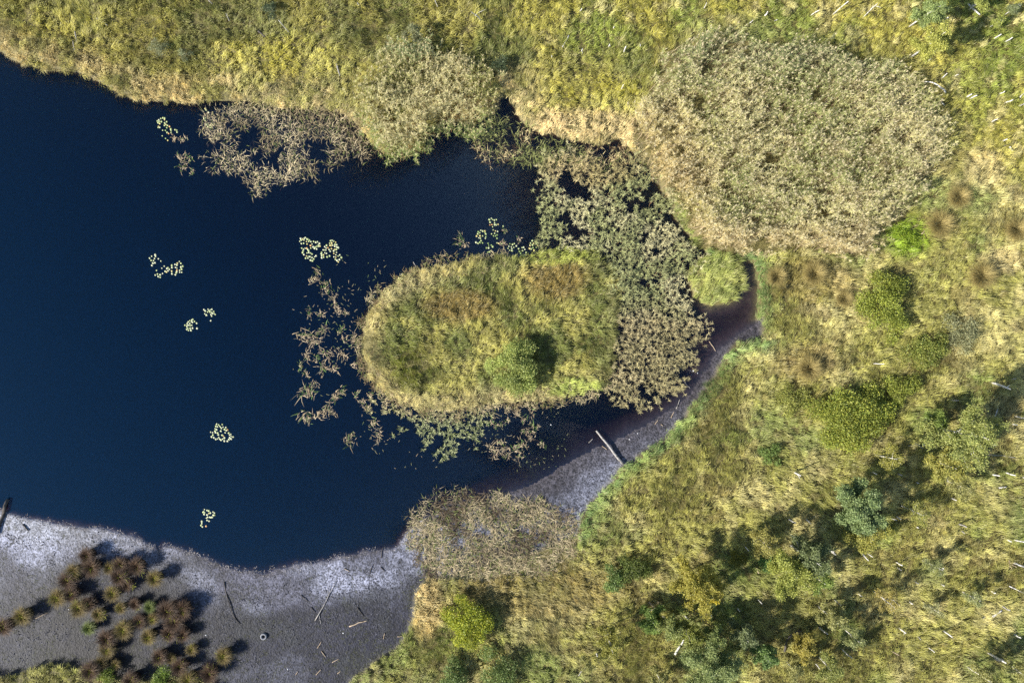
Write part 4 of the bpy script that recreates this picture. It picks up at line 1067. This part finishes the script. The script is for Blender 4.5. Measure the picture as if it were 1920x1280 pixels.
# standing: foot x, foot y, height, thickness, forks
for q in [(544, 64, 3.0, .06, 0), (674, 13, .9, .06, 0), (822, 17, 1.2, .05, 0), (903, 42, 3.6, .06, 1), (1034, 110, .8, .06, 0), (1092, 101, .9, .07, 0), (1141, 90, .8, .07, 1), (1168, 102, 1.1, .09, 0), (1199, 91, .9, .06, 0), (1164, 170, 1.4, .05, 0),
          (1432, 33, .9, .10, 0), (1402, 48, .9, .07, 0), (1150, 54, .5, .06, 0), (1087, 23, .9, .06, 0), (1318, 20, 1.1, .05, 0), (1560, 29, 3.1, .07, 0), (1615, 36, 2.4, .05, 1), (1518, 31, 1.4, .06, 0), (1451, 41, .7, .06, 0), (1770, 39, .6, .10, 0),
          (1862, 74, 1.2, .08, 0), (1881, 81, 1.2, .08, 0), (1695, 151, 1.1, .08, 0), (1763, 149, .9, .07, 0), (1784, 147, .8, .06, 0), (1809, 184, .8, .10, 0), (1815, 187, 1.0, .09, 0), (1871, 178, .8, .07, 0), (1882, 194, 1.1, .09, 0), (1856, 230, 1.0, .07, 0), (1876, 266, 1.0, .08, 0),
          (1736, 118, .8, .07, 0), (1908, 200, .9, .08, 0), (1634, 681, 2.2, .06, 0), (1856, 716, 2.6, .13, 1), (1893, 711, .9, .07, 0), (1782, 750, 1.2, .05, 0), (1754, 776, .6, .09, 0), (1740, 777, .6, .08, 0), (1904, 780, 1.2, .07, 0), (1893, 794, 1.0, .08, 0), (1487, 884, 1.9, .10, 1), (1632, 882, 1.0, .08, 0),
          (1680, 887, .9, .10, 0), (1715, 903, .5, .09, 0), (1783, 876, 1.9, .10, 0), (1855, 888, 1.1, .09, 0), (1880, 884, 1.3, .08, 0), (1913, 893, .7, .08, 0), (1778, 931, 1.2, .07, 0), (1477, 972, 1.6, .08, 1), (1508, 971, 1.7, .06, 0), (1549, 1030, 1.1, .09, 0), (1554, 1031, 1.4, .09, 0), (1612, 1033, 1.5, .08, 0),
          (1621, 1033, 1.6, .07, 0), (1680, 1053, 1.1, .09, 0), (1681, 1062, .9, .08, 0), (1794, 980, 1.5, .10, 0), (1799, 993, .8, .07, 0), (1669, 970, .9, .08, 0), (1677, 966, 1.0, .09, 0), (1714, 985, .6, .09, 0), (1882, 1008, .8, .10, 0), (1896, 1010, 1.9, .08, 0), (1761, 1060, .8, .10, 0), (1713, 1088, .8, .08, 0),
          (1762, 1093, 1.0, .09, 0), (1608, 1111, .9, .07, 0), (1704, 1126, .7, .10, 0), (1858, 1107, .7, .10, 0), (1876, 1134, 1.3, .10, 0), (1765, 1179, 1.6, .10, 0), (1685, 1176, 1.0, .11, 1), (1718, 1190, .7, .07, 0), (1851, 1222, 2.9, .12, 0), (1862, 1230, .9, .11, 0), (1738, 1211, 1.2, .07, 0),
          (1564, 1123, 1.6, .06, 0), (1534, 1174, 1.9, .08, 0), (1576, 1214, 2.1, .07, 0), (1327, 1146, 1.4, .08, 0), (1283, 1152, 1.0, .07, 0), (1418, 1120, 1.1, .06, 0), (1381, 1137, .9, .07, 0), (1118, 1222, .8, .10, 1), (1276, 1226, .9, .08, 0), (1395, 1022, 1.2, .06, 0), (1527, 1240, 1.2, .07, 0), (1686, 1276, .8, .09, 0), (1897, 1186, .9, .09, 1)]:
    snag(q[0], q[1], q[2], r=q[3] * 0.82, forks=q[4], mat=M_birch if rng.random() < .85 or q[2] > 2 else M_grey)

# lying in the meadow
for q in [(187, 39, 207, 52, .06, 'g'), (147, 63, 151, 86, .06, 'g'), (144, 82, 146, 98, .05, 'g'), (391, 1, 402, 12, .07, 'g'), (428, 30, 434, 44, .08, 'g'), (633, 124, 640, 146, .09, 'g'), (1054, 92, 1066, 70, .07, 'b'), (1626, 25, 1632, 16, .05, 'b'), (1808, 12, 1829, 34, .09, 'b'),
          (1815, 17, 1834, -2, .06, 'b'), (1759, 195, 1764, 202, .06, 'b'), (1877, 276, 1906, 268, .06, 'd'), (1888, 277, 1893, 286, .10, 'b'), (1906, 186, 1921, 169, .07, 'b'), (1705, 826, 1725, 839, .06, 'b'), (1697, 834, 1714, 833, .05, 'b'), (1725, 831, 1732, 835, .08, 'b'), (1742, 831, 1757, 817, .05, 'b'),  # the dark entry is a log's cast shadow, built as a dark log
          (1853, 808, 1867, 764, .06, 'b'), (1840, 849, 1900, 856, .06, 'g'), (1866, 912, 1879, 910, .09, 'b'), (1690, 1046, 1736, 1028, .05, 'd'), (1895, 1052, 1922, 1063, .09, 'b'), (1660, 1115, 1686, 1133, .045, 'b'), (1888, 1096, 1922, 1112, .06, 'b'), (1855, 1152, 1872, 1140, .10, 'b'), (1665, 1215, 1680, 1223, .05, 't'),  # the dark entry is a thin cast shadow, laid down as a log
          (1297, 1170, 1323, 1203, .05, 't'), (1293, 1210, 1308, 1232, .07, 't'), (1263, 1222, 1273, 1206, .13, 'b'), (1275, 1204, 1283, 1189, .08, 'b'), (1215, 1125, 1226, 1136, .10, 't'), (1230, 1124, 1243, 1133, .07, 't'), (1218, 1140, 1230, 1137, .08, 'g'), (1308, 1232, 1311, 1220, .05, 'g'), (1563, 1088, 1575, 1072, .04, 'd'),
          (1836, 1156, 1846, 1150, .06, 'b'), (1700, 214, 1712, 206, .05, 'g'), (1550, 858, 1556, 846, .04, 'd'), (1722, 440, 1735, 428, .04, 't'), (487, 62, 500, 73, .10, 'd'), (1420, 1226, 1424, 1214, .05, 'g'), (1090, 1252, 1084, 1262, .05, 'g'), (1415, 1060, 1418, 1070, .08, 't')]:
    log(q[0], q[1], q[2], q[3], q[4], {'b': M_birch, 'g': M_grey, 'd': M_dark, 't': M_tan}[q[5]])
log(1767, 181, 1719, 157, .085, M_birch, None, .15, 'arched white birch stem bowed over at the right of the big reed bed', (1751, 163, 1.1), 'dead birch', None, .04, 'birch_snag')
log(1467, 1216, 1502, 1178, .10, M_dark, None, .3, 'blackened bent trunk lying left of the olive-yellow birch near the bottom', (1478, 1188, .5), 'fallen log', None, .05, forks=2)
# root plate of an uprooted birch
xr, yr = W(1889, 1055, .3)
m = MB()
for k in range(16):
    a = rng.uniform(0, 6.28); L = rng.uniform(.25, .6)
    limb(m, (0, 0, .15), (math.cos(a) * L, math.sin(a) * L, .15 + rng.uniform(0, .5)), .06, .015, n=3, sides=5)
tag(m.build('root_plate', M_tan, loc=(float(xr), float(yr), gz0(1889, 1055))), 'tan torn-up root plate of a toppled white birch, right edge', 'root plate')

# ------------------------------------------------------------------ on the mud and in the shallows
log(1168, 869, 1118, 807, .145, M_grey, None, .10, 'grey broken log lying from the grass bank into the brown shallows', None, 'log', None, .10, 'fallen_log', 0)
log(-6, 1000, 15, 936, .20, M_dark, None, .12, 'dark soaked log at the left edge, half in the water', None, 'log', None, .15, 'fallen_log')
log(592, 1161, 631, 1088, .055, M_grey, None, .07, 'long pale forked branch lying across the drying mud', None, 'branch', None, .02, 'forked_branch', 1)
log(599, 1148, 603, 1166, .035, M_grey, None, .05, 'short side branch under the long forked branch', None, 'branch', None, .02, 'branch')
log(656, 1172, 691, 1160, .055, M_tan, None, .06, 'bright tan straight stalk on the mud right of the tyre', None, 'stick', None, .05, 'stick')
log(421, 1090, 451, 1168, .05, M_dark, None, .06, 'long dark curved branch on the mud right of the tussocks', (432, 1136, .08), 'branch', None, .03, 'branch')
log(70, 1157, 96, 1145, .045, M_tan, None, .06, 'pale stalk lying on the mud beside the leftmost tussocks', None, 'stick', None, .03, 'stick')
log(43, 982, 54, 994, .06, M_dark, None, .06, 'short black stick on the white mud near the left edge', None, 'stick', None, .05, 'stick')
for q in [(671, 1137, 683, 1154, 'd'), (597, 1212, 604, 1200, 't'), (604, 1218, 612, 1229, 't'), (624, 1239, 637, 1232, 't'), (594, 1262, 603, 1252, 't'), (556, 1262, 560, 1256, 't'), (634, 1260, 640, 1255, 't'), (715, 1045, 717, 1026, 'd'), (714, 1062, 722, 1070, 'd'),
          (565, 1114, 579, 1126, 'd'), (584, 1137, 592, 1146, 'd'), (694, 1072, 698, 1060, 'd'), (646, 1065, 656, 1070, 't'), (1258, 783, 1264, 771, 't'), (1228, 795, 1234, 787, 't'), (1239, 795, 1243, 798, 't'), (1268, 766, 1275, 748, 'g'), (1330, 640, 1342, 658, 't'), (775, 491, 786, 512, 'g'), (752, 514, 770, 519, 'g'), (1129, 836, 1138, 842, 't'),
          (1280, 712, 1294, 728, 'g'), (1180, 755, 1198, 731, 't'), (720, 1195, 722, 1184, 't'), (746, 1191, 756, 1190, 't'), (1104, 830, 1112, 822, 'g')]:
    log(q[0], q[1], q[2], q[3], .04, {'g': M_grey, 'd': M_dark, 't': M_tan}[q[4]], {'g': 'thin grey stick', 'd': 'thin dark stick', 't': 'thin tan reed stalk'}[q[4]], .05, None, None, 'stick', 'sticks and stalks on mud and in shallows', .025, 'stick')

def tyre():
    m, nt, N, L = mat_new('tyre_rubber')
    out = N('ShaderNodeOutputMaterial'); p = N('ShaderNodeBsdfPrincipled')
    ns = N('ShaderNodeTexNoise'); ns.inputs['Scale'].default_value = 7; ns.inputs['Detail'].default_value = 5
    cr = N('ShaderNodeValToRGB'); cr.color_ramp.elements[0].color = (.10, .10, .11, 1); cr.color_ramp.elements[1].color = (.30, .30, .32, 1)
    cr.color_ramp.elements[0].position = .25; cr.color_ramp.elements[1].position = .55
    tc = N('ShaderNodeTexCoord'); L(tc.outputs['Object'], ns.inputs['Vector']); L(ns.outputs['Fac'], cr.inputs[0]); L(cr.outputs[0], p.inputs['Base Color']); p.inputs['Roughness'].default_value = .8
    L(p.outputs[0], out.inputs[0])
    prof = [(.165, .05), (.17, .13), (.20, .175), (.25, .19), (.30, .175), (.325, .14), (.33, .09), (.325, .04), (.30, .0), (.25, -.01), (.20, .0)]
    n = 40; V = []; 
    for k in range(n):
        a = 2 * math.pi * k / n
        for j, (r, z) in enumerate(prof):
            rr = r + (0.008 if (k % 2 and 4 <= j <= 7) else 0)
            V.append((rr * math.cos(a), rr * math.sin(a), z))
    M_ = len(prof)
    Q = [[k * M_ + j, ((k + 1) % n) * M_ + j, ((k + 1) % n) * M_ + (j + 1) % M_, k * M_ + (j + 1) % M_] for k in range(n) for j in range(M_)]
    b = MB(); b.add(V, Q)
    x, y = W(496.5, 1190)
    o = b.build('car_tyre', m, loc=(float(x), float(y), gz0(496, 1190) + .0))
    tag(o, 'grey mud-caked car tyre lying flat on the dark mud', 'tyre')
tyre()

# small white scraps and shells
m_white = mat_wood('bleached_scrap', (.6, .6, .62), (.85, .85, .86), 20)
for px, py in [(645, 1184), (188, 1198), (154, 1091), (388, 1188), (132, 1140), (541, 1252), (1033, 796), (1180, 823), (1308, 699), (1300, 695), (1196, 812)]:
    m = MB(); v = np.array([(-1, -.5, 0), (1, -.6, 0), (1.1, .5, 0), (-.9, .6, 0), (-.7, -.3, .5), (.8, -.4, .4), (.7, .4, .55), (-.6, .4, .4)]) * 0.075 * rng.uniform(.7, 1.3, (8, 3))
    m.add(v, [(0, 3, 2, 1), (4, 5, 6, 7), (0, 1, 5, 4), (1, 2, 6, 5), (2, 3, 7, 6), (3, 0, 4, 7)])
    x, y = W(px, py)
    o = m.build('white_scrap', m_white, loc=(float(x), float(y), max(gz0(px, py), 0.0)))
    o.rotation_euler = (0, 0, rng.uniform(0, 6.28))
    later(o, 'tiny white scrap', px, py, 'scrap', 'white scraps on the mud and water')

# clods, pits' rims and flecks that roughen the mud; pale drift along the waterline
a, b = jgrid(0.13, -60, 900, 800, 1320)
z, d, mud, md = heights(a, b, True)
g = fbm(a, b, 36, 201, 3); g2 = fbm(a, b, 9, 203, 2)
k = (mud > 0.6) & (d < 4) & (rng.random(a.size) < np.clip(0.06 + 1.6 * (g - 0.45), 0.03, 0.8) * (g2 > 0.46)) & ((d < -25) | (a < 330) | (rng.random(a.size) < 0.2))
a1, b1, z1 = a[k], b[k], z[k]
a, b = jgrid(0.14, 820, 600, 1450, 1060)
z, d, mud, md = heights(a, b, True)
k = (mud > 0.6) & (d < -3) & (rng.random(a.size) < 0.35 * (fbm(a, b, 20, 207, 2) > 0.5))
a1 = np.concatenate([a1, a[k]]); b1 = np.concatenate([b1, b[k]]); z1 = np.concatenate([z1, z[k]])
for tr_ in [[(600, 1118), (660, 1110), (700, 1098), (770, 1092)], [(598, 1150), (650, 1152), (700, 1150), (735, 1140)], [(700, 1066), (690, 1092), (670, 1120), (665, 1150)], [(612, 1170), (622, 1200), (612, 1230)], [(545, 1120), (570, 1090), (592, 1078)], [(480, 1160), (520, 1180), (600, 1172)]]:
    for (xa_, ya_), (xb_, yb_) in zip(tr_[:-1], tr_[1:]):
        m_ = int(math.hypot(xb_ - xa_, yb_ - ya_) / 2.2); f_ = rng.random(m_)
        a_ = xa_ + (xb_ - xa_) * f_ + rng.normal(0, 2.2, m_); b_ = ya_ + (yb_ - ya_) * f_ + rng.normal(0, 2.2, m_)
        a1 = np.concatenate([a1, a_]); b1 = np.concatenate([b1, b_]); z1 = np.concatenate([z1, heights(a_, b_)])
n = a1.size
x1, y1 = W(a1, b1)
s = rng.uniform(0.035, 0.095, n)
cl = mixc(lin(50, 50, 57)[None], lin(114, 114, 126)[None], rng.random(n))
P = np.empty((n, 6, 3))
for j in range(5):
    th = j * 1.2566 + rng.uniform(-.4, .4, n); rr = s * rng.uniform(.7, 1.3, n)
    P[:, j] = np.stack([x1 + rr * np.cos(th), y1 + rr * np.sin(th), z1 - 0.01], 1)
P[:, 5] = np.stack([x1 + rng.normal(0, .3, n) * s, y1 + rng.normal(0, .3, n) * s, z1 + s * rng.uniform(.5, 1.1, n)], 1)
bb = (np.arange(n) * 6)[:, None]
tri = (bb[:, :, None] + np.array([[[0, 1, 5], [1, 2, 5], [2, 3, 5], [3, 4, 5], [4, 0, 5]]])).reshape(-1, 3)
mb = MB(); mb.add(P.reshape(-1, 3), None, tri, None, np.repeat(cl, 5, 0))
tag(mb.build('mud_clods', M_grass), 'dark and grey clods roughening the drying mud', 'mud clods', kind='stuff')

# sparse green growth on the mud and drift at the waterline
a, b = jgrid(0.22, -60, 900, 1450, 1330)
z, d, mud, md = heights(a, b, True)
grow = (mud > 0.6) & (d < -20) & (a < 800) & (rng.random(a.size) < 0.5 * np.clip(1.2 * (fbm(a, b, 45, 211, 3) - 0.42) + 0.5 * sstep(30, 4, md) + 0.25 * sstep(1150, 1260, b), 0, 0.8))
drift = (np.abs(d) < 6) & (b > 940) & (a < 790) & (rng.random(a.size) < 0.35)
mb = MB()
for kmask, ca, cb, L, nn in [(grow, lin(108, 114, 72), lin(78, 74, 60), 0.16, 6), (drift, lin(216, 210, 206), lin(120, 112, 110), 0.22, 3)]:
    ka, kb, kz = a[kmask], b[kmask], np.maximum(z[kmask], 0)
    xx, yy = W(ka, kb); id_ = np.repeat(np.arange(ka.size), nn); m_ = id_.size
    cc = mixc(ca[None], cb[None], rng.random(m_))
    blades(mb, xx[id_] + rng.normal(0, .08, m_), yy[id_] + rng.normal(0, .08, m_), kz[id_], L * rng.uniform(.5, 1.4, m_), 0.03, rng.uniform(0, 6.28, m_), R(50) + rng.random(m_) * R(40), R(10), cc)
tag(mb.build('drift_litter', M_grass), 'bits of drift and sparse green seedlings on the mud', 'drift', kind='stuff')

# floating bits near the clumps
a, b = jgrid(0.5, 540, 480, 1060, 880)
d = water_sd(a, b)
k = (d > 3) & (rng.random(a.size) < 0.9 * (fbm(a, b, 40, 221, 2) > 0.55) * np.clip(sstep(160, 20, d), 0, 1)) & ((a < 720) | (b > 770))
mb = MB(); xx, yy = W(a[k], b[k]); m_ = xx.size
blades(mb, xx, yy, np.full(m_, 0.012), rng.uniform(.1, .4, m_), .05, rng.uniform(0, 6.28, m_), R(88), R(4), mixc(lin(190, 170, 140)[None], lin(110, 134, 84)[None], rng.random(m_)))
tag(mb.build('floating_leaves', M_reed), 'loose leaf bits floating around the clumps west and south of the island', 'floating leaves', kind='stuff')

settle_labels()
